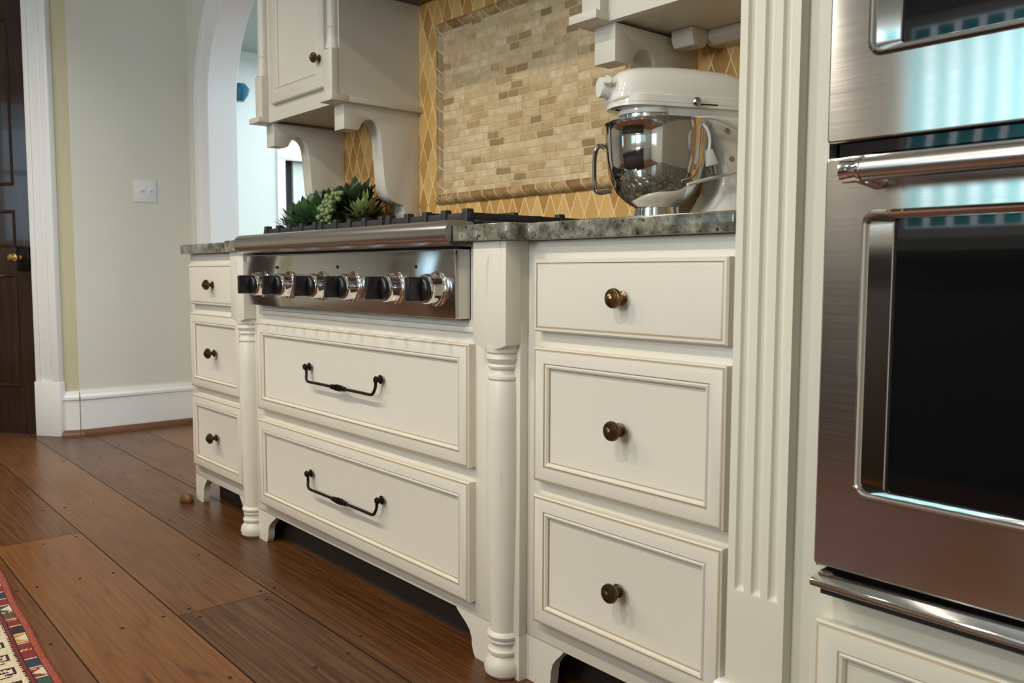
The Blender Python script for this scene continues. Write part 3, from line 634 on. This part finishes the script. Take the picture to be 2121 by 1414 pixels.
# ================================================================== WALL CABINETS
MX = -0.0055
def wall_cabinet(label, side):
    """built for the left cabinet; side=+1 keeps, side=-1 mirrors about the range centre"""
    X = (lambda x: x) if side > 0 else (lambda x: 2 * MX - x)
    def bx(bm, x0, x1, *a, **k): xa, xb = sorted((X(x0), X(x1))); box(bm, xa, xb, *a, **k)
    t = thing('wall_cabinet', label, 'cabinet', (X(-0.85), 0.40, 1.365), 'cream wall cabinets over the counter')
    xo = -1.128 if side > 0 else -1.105; xi = -0.559; zb, ztp = 1.366, 2.25; yb = 0.2665
    bm = B()
    bx(bm, xo, xi, yb + 0.02, YW - 0.001, 1.384, ztp)
    bx(bm, xo + 0.05, xi - 0.05, yb, yb + 0.02, zb, 1.432); bx(bm, xo + 0.055, xo + 0.10, yb, yb + 0.02, 1.432, ztp); bx(bm, xi - 0.10, xi - 0.055, yb, yb + 0.02, 1.432, ztp)
    bx(bm, xo + 0.02, xi - 0.02, yb + 0.02, YW - 0.001, 1.376, 1.384)
    bx(bm, xo, xo + 0.055, yb + 0.001, yb + 0.02, 1.384, ztp); bx(bm, xi - 0.055, xi, yb + 0.001, yb + 0.02, 1.384, ztp)
    obj('cabinet_body', bm, 'paint', t)
    for xa, sg in ((xo, -1), (xi - 0.055, 1)):
        bm = B(); bx(bm, xa, xa + 0.055, 0.2401, yb + 0.001, 1.384, 1.532, 0.0015); obj('corner_block', bm, 'paint', t)
        bm = B()
        if sg < 0: bx(bm, xa - 0.025, xa + 0.058, 0.225, yb + 0.02, 1.3655, 1.384, 0.0012); bx(bm, xa - 0.025, xa + 0.03, yb + 0.02, YW - 0.001, 1.3655, 1.384, 0.0012)
        else: bx(bm, xa - 0.003, xa + 0.080, 0.225, yb + 0.02, 1.3655, 1.384, 0.0012); bx(bm, xa + 0.03, xa + 0.080, yb + 0.02, YW - 0.001, 1.3655, 1.384, 0.0012)
        obj('ledge_molding', bm, 'paint', t)
        bm = B(); lathe(bm, [(0.026, 1.532), (0.0255, 1.540), (0.0225, 1.552), (0.0215, 1.570), (0.0205, 1.598), (0.0185, 1.5995), (0.0205, 1.601), (0.0200, 1.75), (0.0195, 2.25)], (X(xa + 0.0275), yb - 0.003, 0), 'z', 28)
        obj('turned_column', bm, 'paint', t, smooth=40)
        pr = [(0.2817, 1.366), (0.2817, 1.284), (0.330, 1.284), (0.337, 1.289), (0.343, 1.300), (0.352, 1.313), (0.3635, 1.3215), (0.3753, 1.324), (0.388, 1.322), (0.400, 1.316), (0.4105, 1.304), (0.4165, 1.288), (0.4205, 1.265), (0.423, 1.235), (0.4265, 1.19), (0.4290, 1.16), (0.4325, 1.125), (0.438, 1.100), (0.4455, 1.082), (0.457, 1.068), (0.472, 1.060), (0.490, 1.0555), (0.5103, 1.0527), (0.5103, 0.9205), (YW - 0.001, 0.9205), (YW - 0.001, 1.366)]
        bm = B(); a, b = (xa, xa + 0.0615) if sg < 0 else (xa - 0.0065, xa + 0.055)
        xa_, xb_ = sorted((X(a), X(b))); prism(bm, pr, 'x', xa_, xb_, 0.001); obj('corbel_bracket', bm, 'paint', t, smooth=25)
    d0, d1 = sorted((X(-1.022), X(-0.632)))
    bm = B(); panel(bm, d0, d1, 1.4215, 2.2, [(r[0] * 1.0, r[1], r[2]) for r in shaker_rings(yb, 0.018, 0.047)])
    d = obj('cabinet_door', bm, ['paint', 'glaze2', 'paint'], t, smooth=25)
    bm = B(); knob(bm, X(-0.654), yb - 0.0175, 1.515, 0.95); obj('knob', bm, 'brass', d)['label'] = 'antique brass knob'
    return t
wall_cabinet('cream wall cabinet on scrolled brackets above the succulents, left of the range', 1)
wall_cabinet('cream wall cabinet on scrolled brackets above the stand mixer', -1)
bm = B(); box(bm, -0.557, 0.533, -0.04, YW - 0.002, 1.722, 2.55); tag(obj('range_hood', bm, 'hooddark'), 'dark metal range hood over the stone mosaic between the wall cabinets', 'hood')
# fixture under the right wall cabinet
fx = thing('undercabinet_box', 'small angled cream box under the wall cabinet above the mixer', 'fixture', (0.60, 0.50, 1.365))
bm = B(); prism(bm, [(0.455, 1.3755), (0.455, 1.352), (0.464, 1.336), (0.504, 1.336), (0.512, 1.352), (0.512, 1.3755)], 'x', 0.622, 0.682, 0.003); obj('box_body', bm, 'paint', fx)
bm = B(); prism(bm, [(0.512, 1.3755), (0.512, 1.358), (0.53, 1.345), (0.571, 1.345), (0.571, 1.3755)], 'x', 0.67, 1.11, 0.002); obj('wiring_channel', bm, 'paint', fx)

# ================================================================== OVEN TOWER
tw = thing('oven_cabinet', 'tall cream oven cabinet with a fluted pilaster, right of the counter', 'cabinet', (1.65, 0.28, 0))
bm = B(); 
box(bm, 1.1395, 1.2745, 0.0, 0.02, 0.06, 2.5); box(bm, 2.06, 2.25, 0.0, 0.02, 0.06, 2.5); box(bm, 1.2745, 2.06, 0.0, 0.02, 0.06, 0.405); box(bm, 1.2745, 2.06, 0.0, 0.02, 1.72, 2.5)
box(bm, 1.1395, 1.16, 0.02, YW, 0, 2.5); box(bm, 2.23, 2.25, 0.02, YW, 0, 2.5); box(bm, 1.16, 2.23, YW - 0.02, YW, 0, 2.5); box(bm, 1.16, 2.23, 0.05, 0.06, 0, 0.06)
obj('cabinet_body', bm, 'paint_tower', tw)
bm = B(); px0, px1, pf = 1.1395, 1.2385, -0.022
cols = []; flutes = [(1.1525, 1.1695), (1.1815, 1.1985), (1.2105, 1.2275)]
cols.append((px0, 0)); 
for a, b in flutes:
    for k in range(9):
        u = k / 8; cols.append((a + (b - a) * u, 0.0095 * math.sqrt(max(0, 1 - (2 * u - 1) ** 2))))
cols.append((px1, 0))
zrow = [(0.0, 0)] + [(0.338 + 0.0085 * (1 - math.cos(k * PI / 12)) , math.sin(k * PI / 12)) for k in range(0, 7)] + [(2.5, 1)]
g = [[bm.verts.new((x, pf + dp * s, z)) for x, dp in cols] for z, s in zrow]
for r0, r1 in zip(g, g[1:]):
    for i in range(len(cols) - 1): bm.faces.new((r0[i], r0[i + 1], r1[i + 1], r1[i]))
for xs_ in (px0, px1): 
    vs = [bm.verts.new(p) for p in ((xs_, pf, 0), (xs_, 0.0, 0), (xs_, 0.0, 2.5), (xs_, pf, 2.5))]; bm.faces.new(vs)
obj('fluted_pilaster', bm, 'paint_tower', tw, smooth=25)
bm = B(); prism(bm, [(0.0, 0.0), (-0.040, 0.0), (-0.040, 0.158), (-0.044, 0.162), (-0.044, 0.170), (-0.036, 0.178), (-0.030, 0.186), (0.0, 0.186)], 'x', 1.1250, 1.250, 0.0015); obj('pilaster_plinth', bm, 'white', tw)
bm = B(); panel(bm, 1.2877, 2.045, 0.075, 0.3345, shaker_rings(0.0, 0.0213, 0.036)); obj('drawer', bm, ['paint_tower', 'glaze2', 'glaze2'], tw, smooth=25)

ov = thing('double_wall_oven', 'stainless double wall oven with black glass doors, right of the fluted pilaster', 'oven', (1.67, 0.1, 0.39))
bm = B(); box(bm, 1.294, 2.04, -0.002, 0.45, 0.41, 1.70); obj('oven_housing', bm, 'black', ov)
bm = B(); box(bm, 1.300, 2.03, -0.018, -0.002, 0.978, 1.004); box(bm, 1.345, 1.98, -0.024, -0.018, 0.983, 0.990); obj('vent_strip', bm, 'glass', ov)
def roundrect(x0, x1, z0, z1, r, n=6):
    P_ = []
    for cx, cz, a0 in ((x1 - r, z1 - r, 0), (x0 + r, z1 - r, PI / 2), (x0 + r, z0 + r, PI), (x1 - r, z0 + r, 3 * PI / 2)):
        for k in range(n + 1): a = a0 + PI / 2 * k / n; P_.append((cx + r * math.cos(a), cz + r * math.sin(a)))
    return P_
def loft(bm, loops, closed_last=False, mi=0):
    V = [[bm.verts.new(p) for p in L] for L in loops]
    for a, b in zip(V, V[1:]):
        for i in range(len(a)): j = (i + 1) % len(a); bm.faces.new((a[i], a[j], b[j], b[i])).material_index = mi
    if closed_last: bm.faces.new(V[-1]).material_index = mi
def oven_door(x0, x1, z0, z1, wx0, wz0, wz1, handle):
    yf = -0.030; bm = B(); wx1 = x0 + x1 - wx0; n = 6
    ins = lambda d, y, r: [(p[0], y, p[1]) for p in roundrect(x0 + d, x1 - d, z0 + d, z1 - d, r, n)]
    win = lambda d, y, r: [(p[0], y, p[1]) for p in roundrect(wx0 + d, wx1 - d, wz0 + min(d, 0.004 + d * 0.16), wz1 - min(d, 0.004 + d * 0.16), r, n)]
    loft(bm, [ins(0, -0.003, 0.005), ins(0, yf + 0.003, 0.005), ins(0.0012, yf + 0.0006, 0.005), ins(0.003, yf, 0.004), win(-0.002, yf, 0.018)])
    d = obj('oven_door', bm, 'steel', ov, uv=True, smooth=10)
    bm = B(); loft(bm, [win(-0.002, yf, 0.018), win(-0.001, yf - 0.0035, 0.0175), win(0.002, yf - 0.0045, 0.017), win(0.0042, yf - 0.003, 0.016), win(0.0055, yf + 0.0025, 0.015), win(0.0065, yf + 0.0035, 0.014), win(0.0365, yf + 0.0053, 0.007), win(0.0375, yf + 0.0042, 0.006), win(0.0385, yf + 0.0050, 0.005), win(0.0395, yf + 0.0100, 0.004)])
    obj('window_bezel', bm, 'chromed', d, smooth=12)
    bm = B(); loft(bm, [win(0.0390, yf + 0.0098, 0.004), win(0.0392, yf + 0.0098, 0.004)], True); obj('window_glass', bm, 'glass', d)
    if handle:
        zc, yc = 0.9545, -0.088; bm = B()
        lathe(bm, [(0.0150, 0), (0.0150, 0.62)], (1.368, yc, zc), 'x', 32)
        hb = obj('door_handle', bm, 'steel2', d, smooth=40)
        for s in (0, 1):
            bm = B(); xa = 1.3425 if s == 0 else 1.985
            lathe(bm, [(0.0135, 0), (0.0158, 0.002), (0.0158, 0.022), (0.0168, 0.0235), (0.0168, 0.028)], (xa, yc, zc), 'x', 32)
            tube(bm, [(xa + 0.016, yc + 0.008, zc - 0.002), (xa + 0.018, yf - 0.0, zc - 0.006)], [0.0125, 0.0145], 20)
            obj('handle_mount', bm, 'chrome', hb, smooth=40)
    return d
oven_door(1.2868, 2.045, 1.0, 1.60, 1.3436, 1.1065, 1.50, False)
oven_door(1.2868, 2.045, 0.4175, 0.9805, 1.3436, 0.527, 0.906, True)
bm = B(); prism(bm, [(-0.004, 0.4125), (-0.035, 0.4125), (-0.060, 0.4065), (-0.0615, 0.4035), (-0.0590, 0.3965), (-0.03, 0.392), (-0.004, 0.392)], 'x', 1.2995, 2.048, 0.0008); obj('bottom_trim', bm, 'chrome', ov)
bm = B(); box(bm, 1.306, 2.04, -0.042, -0.004, 0.383, 0.392); obj('lower_vent', bm, 'black', ov)

# ================================================================== STAND MIXER (built facing -y, then turned)
mx = thing('stand_mixer', 'ivory stand mixer with a polished steel bowl on the right-hand countertop', 'mixer', (0, 0, 0))
def sellipse(cx, cz, a, bt, bb, y, n=32, e=2.5):
    L = []
    for k in range(n):
        th = 2 * PI * k / n; c, s_ = math.cos(th), math.sin(th)
        L.append((cx + a * math.copysign(abs(c) ** (2 / e), c), y, cz + (bt if s_ > 0 else bb) * math.copysign(abs(s_) ** (2 / e), s_)))
    return L
def loft_y(bm, loops):
    V = [[bm.verts.new(p) for p in L] for L in loops]
    for a, b in zip(V, V[1:]):
        for i in range(len(a)): j = (i + 1) % len(a); bm.faces.new((a[i], a[j], b[j], b[i]))
    bm.faces.new(V[0]); bm.faces.new(V[-1])
bm = B()                                               # base plate and column
def plate(z, gx, yfr, ybk, r, n=8): return [(p[0], p[1], z) for p in roundrect(-gx, gx, yfr, ybk, r, n)]
loft_y(bm, [plate(0.0, 0.098, -0.155, 0.125, 0.085), plate(0.006, 0.102, -0.160, 0.128, 0.088), plate(0.014, 0.100, -0.157, 0.127, 0.086), plate(0.021, 0.090, -0.145, 0.122, 0.078), plate(0.023, 0.075, -0.13, 0.118, 0.065)])
loft_y(bm, [plate(0.02, 0.090, 0.010, 0.127, 0.05), plate(0.045, 0.078, 0.022, 0.126, 0.045), plate(0.08, 0.060, 0.038, 0.122, 0.036), plate(0.12, 0.050, 0.045, 0.115, 0.030), plate(0.16, 0.047, 0.040, 0.110, 0.030), plate(0.195, 0.050, 0.020, 0.112, 0.030), plate(0.225, 0.055, -0.01, 0.120, 0.035), plate(0.235, 0.055, -0.02, 0.122, 0.035)])
obj('mixer_base', bm, 'enamel', mx, smooth=50)
bm = B(); HL = []
for y, a, bt, bb in ((-0.196, 0.022, 0.024, 0.008), (-0.192, 0.038, 0.040, 0.011), (-0.180, 0.051, 0.053, 0.013), (-0.160, 0.058, 0.062, 0.014), (-0.13, 0.062, 0.067, 0.014), (-0.08, 0.064, 0.0705, 0.014), (-0.02, 0.0645, 0.071, 0.014), (0.05, 0.063, 0.068, 0.014), (0.10, 0.060, 0.062, 0.014), (0.130, 0.054, 0.050, 0.013), (0.143, 0.042, 0.038, 0.012), (0.148, 0.025, 0.020, 0.008)):
    HL.append(sellipse(0, 0.270, a, bt, bb, y, e=2.7))
loft_y(bm, HL); hd = obj('mixer_head', bm, 'enamel', mx, smooth=60)
bm = B(); lo = lambda z, g_: [(p[0], p[1], z) for p in roundrect(-0.0635 - g_, 0.0635 + g_, -0.192 - g_, 0.140 + g_, 0.060, 10)]
loft_y(bm, [lo(0.248, -0.012), lo(0.249, -0.001), lo(0.2505, 0.002), lo(0.2555, 0.0024), lo(0.2565, 0.0008), lo(0.2573, 0.0008), lo(0.258, 0.0024), lo(0.2725, 0.0022), lo(0.2735, 0.0004), lo(0.2745, 0.0004), lo(0.276, -0.004)]); obj('trim_band', bm, 'enamel', hd, smooth=30)
bm = B(); lathe(bm, [(0.060, 0.250), (0.0605, 0.240), (0.0595, 0.2375), (0.0, 0.237)], (0, -0.110, 0), 'z', 40)
loft_y(bm, [[(p[0], p[1], z) for p in roundrect(-g_, g_, -0.12, 0.12, 0.045, 8)] for z, g_ in ((0.222, 0.046), (0.236, 0.054), (0.250, 0.058))]); obj('mixer_neck', bm, 'enamel', mx, smooth=40)
bm = B(); lathe(bm, [(0.0585, 0.2375), (0.0605, 0.236), (0.0605, 0.219), (0.058, 0.216), (0.0, 0.216)], (0, -0.110, 0), 'z', 40); lathe(bm, [(0.016, 0.216), (0.012, 0.14), (0, 0.14)], (0, -0.10, 0), 'z', 20); obj('beater_collar', bm, 'chrome', mx, smooth=40)
bm = B(); lathe(bm, [(0.0215, 0), (0.0215, 0.024), (0.020, 0.028), (0.0, 0.029)], (0, -0.190, 0.293), '-y', 32); obj('hub_cap', bm, 'enamel', hd, smooth=40)
bm = B(); lathe(bm, [(0.004, 0), (0.004, 0.010), (0.0095, 0.012), (0.0095, 0.026), (0.008, 0.028), (0, 0.028)], (0.012, -0.206, 0.297), (0.93, -0.25, 0.18), 20); obj('thumb_screw', bm, 'enamel', hd, smooth=40)
bm = B(); lathe(bm, [(0.005, 0), (0.005, 0.006), (0.0095, 0.010), (0.0095, 0.014), (0.006, 0.018), (0, 0.019)], (0.0645, -0.03, 0.260), 'x', 20); obj('lever_knob', bm, 'steel2', hd)
bm = B(); box(bm, 0.0650, 0.0664, -0.025, 0.024, 0.2560, 0.2585); obj('lever_slot', bm, 'black', hd)
for yy, zz, xx in ((0.060, 0.150, 0.0475), (0.045, 0.208, 0.0525)):
    bm = B(); lathe(bm, [(0.006, 0), (0.0055, 0.002), (0, 0.003)], (xx, yy + 0.01, zz), 'x', 16); obj('side_screw', bm, 'steel2', mx)
bm = B()                                               # bowl: open shell with a rolled rim
prof = [(0.0, 0.040), (0.036, 0.040), (0.044, 0.024), (0.045, 0.022), (0.046, 0.034), (0.0435, 0.043), (0.0445, 0.046), (0.062, 0.056), (0.084, 0.076), (0.0985, 0.103), (0.1065, 0.14), (0.1098, 0.182), (0.111, 0.2155), (0.1135, 0.218), (0.1145, 0.2205), (0.1125, 0.2225), (0.1100, 0.221), (0.1080, 0.19), (0.1045, 0.145), (0.095, 0.105), (0.080, 0.080), (0.055, 0.060), (0.0, 0.048)]
lathe(bm, prof, (0, -0.085, 0), 'z', 64); bw_ = obj('mixing_bowl', bm, 'chromed', mx, smooth=50)
bm = B(); ha = math.radians(244); hd_ = Vector((math.cos(ha), math.sin(ha), 0)); hc = Vector((0, -0.085, 0))
hp = [hc + hd_ * 0.110 + Vector((0, 0, 0.176)), hc + hd_ * 0.122 + Vector((0, 0, 0.180)), hc + hd_ * 0.130 + Vector((0, 0, 0.166)), hc + hd_ * 0.1325 + Vector((0, 0, 0.13)), hc + hd_ * 0.130 + Vector((0, 0, 0.092)), hc + hd_ * 0.122 + Vector((0, 0, 0.080)), hc + hd_ * 0.094 + Vector((0, 0, 0.083))]
tube(bm, smooth_path(hp, 6), 0.0115, 14, flat=0.45); obj('bowl_handle', bm, 'chromed', bw_, smooth=50)
bm = B(); cp = [(0.045, -0.075, 0.222), (0.070, -0.040, 0.226), (0.078, 0.010, 0.228), (0.072, 0.060, 0.214), (0.064, 0.110, 0.186), (0.067, 0.128, 0.160), (0.076, 0.105, 0.136), (0.080, 0.050, 0.115), (0.090, -0.010, 0.100), (0.100, -0.06, 0.086)]
tube(bm, smooth_path(cp, 8), 0.0036, 10)
PX, PY, PZ = 0.098, -0.012, 0.160
cp2 = [(0.060, -0.050, 0.224), (0.085, -0.035, 0.220), (0.097, -0.018, 0.203), (PX, -0.010, 0.180), (PX, PY, PZ - 0.004)]
tube(bm, smooth_path(cp2, 8), 0.0036, 10); cd_ = obj('power_cord', bm, 'cord', mx, smooth=60)
bm = B(); t = bmesh.new(); box(t, -0.008, 0.008, -0.012, 0.012, -0.034, 0.0, 0.003)
for v in t.verts:
    if v.co.z > -0.012: v.co.y *= 0.55; v.co.x *= 0.7
join(bm, t, Matrix.Translation((PX, PY, PZ)) @ Matrix.Rotation(math.radians(14), 4, 'X')); pg = obj('plug', bm, 'cord', cd_, smooth=40)
bm = B()
for dy in (-0.006, 0.006):
    t = bmesh.new(); box(t, -0.003, 0.003, -0.0008, 0.0008, -0.050, -0.033); join(bm, t, Matrix.Translation((PX, PY + dy, PZ)) @ Matrix.Rotation(math.radians(14), 4, 'X'))
t = bmesh.new(); lathe(t, [(0.0024, -0.052), (0.0024, -0.033)], (0.006, 0, 0), 'z', 10); join(bm, t, Matrix.Translation((PX, PY, PZ)) @ Matrix.Rotation(math.radians(14), 4, 'X'))
obj('plug_prong', bm, 'chrome', cd_)
mx.rotation_euler = (0, 0, math.radians(-25)); mx.location = (0.724, 0.407, 0.9205)

# ================================================================== SUCCULENTS
random.seed(11)
sp = thing('succulent_arrangement', 'green succulent arrangement with trailing pearls on the counter behind the range', 'plant', (-0.92, 0.42, 0.92))
def leaf(bm, base, d, L, wd, th, curl=0.2, n=6):
    d = Vector(d).normalized(); up = Vector((0, 0, 1)); s = d.cross(up); s = s.normalized() if s.length > 1e-3 else Vector((1, 0, 0)); nn = s.cross(d)
    rings = []
    for i in range(n + 1):
        u = i / n; w_ = wd * (0.45 + 0.9 * u) * (1 - u) ** 0.55 * 1.25 if u < 1 else 0.0; p = Vector(base) + d * L * u + nn * (curl * L * u * u)
        rings.append([bm.verts.new(p + s * w_ * c_ + nn * th * (1 - u * 0.7) * k_) for c_, k_ in ((-1, 0.35), (0, -0.6), (1, 0.35), (0, 0.5))] if i < n else [bm.verts.new(p)])
    for a, b in zip(rings, rings[1:]):
        for i in range(4):
            if len(b) == 1: bm.faces.new((a[i], a[(i + 1) % 4], b[0]))
            else: bm.faces.new((a[i], a[(i + 1) % 4], b[(i + 1) % 4], b[i]))
    bm.faces.new(rings[0])
    for rg_ in rings:
        for v in rg_: v.co.z = max(v.co.z, 0.9225); v.co.y = min(v.co.y, 0.560)
def rosette(c, ax, R, nl, layers, wd, mat, curl=0.25):
    bm = B(); q = Vector((0, 0, 1)).rotation_difference(Vector(ax).normalized())
    for l in range(layers):
        el = 0.15 + 1.15 * l / max(layers - 1, 1); k = max(3, nl - l)
        for i in range(k):
            a = 2 * PI * (i + 0.5 * (l % 2)) / k + random.uniform(-0.12, 0.12)
            d = Vector((math.cos(a) * math.cos(el), math.sin(a) * math.cos(el), math.sin(el))); d = q @ d
            leaf(bm, Vector(c) + d * R * 0.12, d, R * (1 - 0.35 * l / layers) * random.uniform(0.88, 1.1), wd, wd * 0.35, curl)
    obj('succulent_rosette', bm, mat, sp, smooth=60)
bm = B(); lathe(bm, [(0.0, 0.0), (0.105, 0.0), (0.125, 0.02), (0.135, 0.05), (0.13, 0.055), (0.11, 0.04), (0, 0.04)], (-0.80, 0.415, 0.9205), 'z', 36); obj('planter', bm, 'planter', sp)
for c, ax, R, nl, ly, wd, mat, cu in (((-1.02, 0.36, 0.995), (-0.5, -0.6, 0.6), 0.105, 10, 4, 0.014, 'leafmid', 0.2), ((-0.88, 0.34, 1.005), (-0.1, -0.8, 0.6), 0.100, 10, 4, 0.026, 'leafmid', 0.3), ((-0.86, 0.44, 1.035), (0.0, -0.2, 1), 0.115, 10, 4, 0.021, 'leafdark', 0.1),
    ((-0.745, 0.43, 1.050), (0.2, -0.4, 1), 0.115, 10, 4, 0.022, 'leafdark', 0.15), ((-0.590, 0.37, 1.010), (0.4, -0.8, 0.45), 0.080, 10, 4, 0.012, 'leaflime', 0.25), ((-0.665, 0.42, 0.990), (0.9, -0.2, 0.45), 0.125, 9, 3, 0.014, 'leafbrown', 0.1),
    ((-1.03, 0.43, 0.985), (-0.8, -0.3, 0.5), 0.110, 9, 3, 0.014, 'leafdark', 0.1), ((-0.95, 0.42, 1.035), (-0.2, -0.1, 1), 0.105, 9, 4, 0.016, 'leafmid', 0.1), ((-0.80, 0.35, 1.000), (0.1, -0.9, 0.5), 0.085, 9, 4, 0.022, 'leafmid', 0.3), ((-0.98, 0.33, 0.970), (-0.5, -0.8, 0.3), 0.090, 10, 3, 0.012, 'leafmid', 0.2), ((-0.60, 0.37, 0.985), (0.8, -0.4, 0.4), 0.085, 9, 3, 0.012, 'leafbrown', 0.2), ((-0.72, 0.33, 0.985), (0.2, -1, 0.3), 0.080, 9, 3, 0.016, 'leafmid', 0.2), ((-0.655, 0.38, 1.05), (0.1, -0.6, 0.8), 0.085, 9, 4, 0.018, 'leafdark', 0.2), ((-0.63, 0.345, 0.96), (0.3, -1, 0.2), 0.06, 9, 3, 0.014, 'leafbrown', 0.2), ((-0.62, 0.40, 0.985), (0.9, -0.4, 0.3), 0.08, 9, 3, 0.012, 'leafbrown', 0.1), ((-0.70, 0.34, 0.965), (0, -1, 0.3), 0.075, 9, 3, 0.016, 'leafmid', 0.2)):
    rosette(c, ax, R, nl, ly, wd, mat, cu)
for i in range(20):
    bm = B(); a = random.uniform(0, 2 * PI); leaf(bm, (-0.83 + 0.13 * math.cos(a), 0.42 + 0.05 * math.sin(a), 0.99), (math.cos(a) * 0.8, math.sin(a) * 0.6, random.uniform(0.4, 1.1)), random.uniform(0.11, 0.16), 0.008, 0.003, -0.1)
    obj('leaf_spike', bm, 'leafdark', sp, smooth=60)
bm = B()
for i in range(64):
    u = random.random(); x = -0.655 + random.uniform(-0.055, 0.055) * (1 - 0.45 * u); z = 1.085 - 0.125 * u + random.uniform(-0.006, 0.006); y = 0.288 - 0.02 * math.sin(u * 3) + random.uniform(-0.016, 0.016)
    t = bmesh.new(); bmesh.ops.create_icosphere(t, subdivisions=2, radius=random.uniform(0.0075, 0.0105)); join(bm, t, Matrix.Translation((x, y, z)))
obj('trailing_pearls', bm, 'pearl', sp, smooth=90)['kind'] = 'stuff'

# kitchen island behind the camera's view, seen only in reflections
il = thing('kitchen_island', 'dark kitchen island standing across the aisle from the range', 'island', (0.0, -2.75, 0))
bm = B(); box(bm, -1.5, 1.3, -3.1, -2.4, 0.0, 0.88, 0.004); obj('island_body', bm, 'island', il)
bm = B(); box(bm, -1.55, 1.35, -3.15, -2.35, 0.88, 0.92, 0.004); obj('island_top', bm, 'islandtop', il)

# ================================================================== SMALL THINGS
sw = thing('light_switch', 'white double toggle switch plate on the grey-green wall left of the arch', 'switch', (XL, 0.36, 1.245))
bm = B(); box(bm, XL, XL + 0.006, 0.3023, 0.4175, 1.187, 1.301, 0.002); obj('switch_plate', bm, 'plate', sw)
for yy in (0.337, 0.383):
    bm = B(); box(bm, XL + 0.005, XL + 0.008, yy - 0.006, yy + 0.006, 1.231, 1.257); t = bmesh.new(); box(t, 0, 0.016, -0.0035, 0.0035, -0.005, 0.005, 0.001); join(bm, t, Matrix.Translation((XL + 0.006, yy, 1.244)) @ Matrix.Rotation(math.radians(-25), 4, 'Y')); obj('toggle', bm, 'plate', sw)
sn = thing('wall_sconce', 'blue glass wall sconce in the bright hall beyond the arch', 'lamp', (-6.0, 2.24, 2.40))
bm = B(); lathe(bm, [(0.0, 0.0), (0.03, 0.0), (0.07, 0.06), (0.085, 0.115), (0.05, 0.16), (0.0, 0.17)], (-5.86, 2.22, 2.40), 'z', 20); obj('sconce_shade', bm, 'blueglass', sn, smooth=40)
bm = B(); box(bm, -6.0, -5.86, 2.205, 2.235, 2.47, 2.49); obj('sconce_arm', bm, 'darkmetal', sn)
bm = B(); t = bmesh.new(); bmesh.ops.create_uvsphere(t, u_segments=20, v_segments=12, radius=1)
for v in t.verts: v.co = Vector((v.co.x * 0.040, v.co.y * 0.022, max(v.co.z, -0.3) * 0.028 + 0.0085))
join(bm, t, Matrix.Translation((-1.155, -0.038, 0.0))); tag(obj('door_stop', bm, 'rubbery', smooth=60), 'small rounded brown wooden stop on the floor at the left cabinet foot', 'door stop')

# rug: knotted grid, pattern keyed to the distance from the long border
random.seed(3)
ROSE = srgb(150, 72, 52); DRK = srgb(40, 24, 26); RED = srgb(118, 32, 32); WHT = srgb(196, 184, 156); BLU = srgb(40, 46, 66); TEA = srgb(44, 66, 64); BRN = srgb(92, 58, 40); YEL = srgb(172, 130, 56)
def knot(s, d):
    """s: distance along the border, d: distance in from it (m)"""
    if d < 0.0165: return ROSE if random.random() < 0.8 else srgb(122, 52, 38)
    if d < 0.0195: return DRK
    if d < 0.0430:
        k, ph = divmod(s, 0.052); k = int(k); dd = (d - 0.0195) / 0.0235
        if ph < 0.005 or 0.0105 < ph < 0.013 and k % 3 == 0: return WHT
        if k % 4 == 1 and abs(ph - 0.03) < 0.021 * (1 - dd): return WHT
        return (RED, RED, BLU, RED, TEA, BRN, RED, DRK, YEL)[k % 9]
    if d < 0.0460: return DRK
    if d < 0.0515: return RED
    if d < 0.0570: return WHT if s % 0.012 < 0.005 and d > 0.0535 else DRK
    if d < 0.125:
        a = s % 0.075; e = d - 0.057
        on = (0.012 < a < 0.020 and 0.008 < e < 0.060) or (0.012 < a < 0.050 and (0.008 < e < 0.014 or 0.040 < e < 0.046)) or (0.044 < a < 0.050 and 0.014 < e < 0.030) or (0.030 < a < 0.036 and 0.022 < e < 0.046) or (0.058 < a < 0.064 and 0.020 < e < 0.052)
        return DRK if on else WHT
    if d < 0.131: return DRK
    if d < 0.155: return ROSE
    return srgb(84, 44, 34) if (int(abs((s % 0.32) - 0.16) * 25 + d * 25)) % 3 else BLU
xs_ = [-2.3 + 0.005 * i for i in range(641)]
ds_ = [0.0018 * i for i in range(78)] + [0.142 + 0.012 * i for i in range(80)]
bm = B(); kl = bm.loops.layers.float_color.new('knot'); V = []
ct_, st_ = math.cos(math.radians(-2.45)), math.sin(math.radians(-2.45))
for i, x in enumerate(xs_):
    rag = random.uniform(-0.004, 0.003); col_ = []
    wv = 0.0035 * math.sin(x * 4.1) + 0.0015 * math.sin(x * 17)
    for j, d in enumerate(ds_):
        yy = -d + wv + (rag if j == 0 else 0)
        z = 0.0006 if j == 0 or i in (0, len(xs_) - 1) else min(0.009, 0.003 + d * 0.9)
        col_.append(bm.verts.new((x * ct_ - yy * st_, -0.7225 + x * st_ + yy * ct_, z)))
    V.append(col_)
for i in range(len(xs_) - 1):
    for j in range(len(ds_) - 1):
        f = bm.faces.new((V[i][j + 1], V[i + 1][j + 1], V[i + 1][j], V[i][j])); c = knot(xs_[i] + 3.0 + random.uniform(-0.001, 0.001), ds_[j]); v_ = random.uniform(0.82, 1.12)
        for lp in f.loops: lp[kl] = (c[0] * v_, c[1] * v_, c[2] * v_, 1)
tag(obj('rug', bm, 'rug', smooth=60, recalc=False), 'red and ivory patterned oriental rug on the plank floor, lower left corner', 'rug')
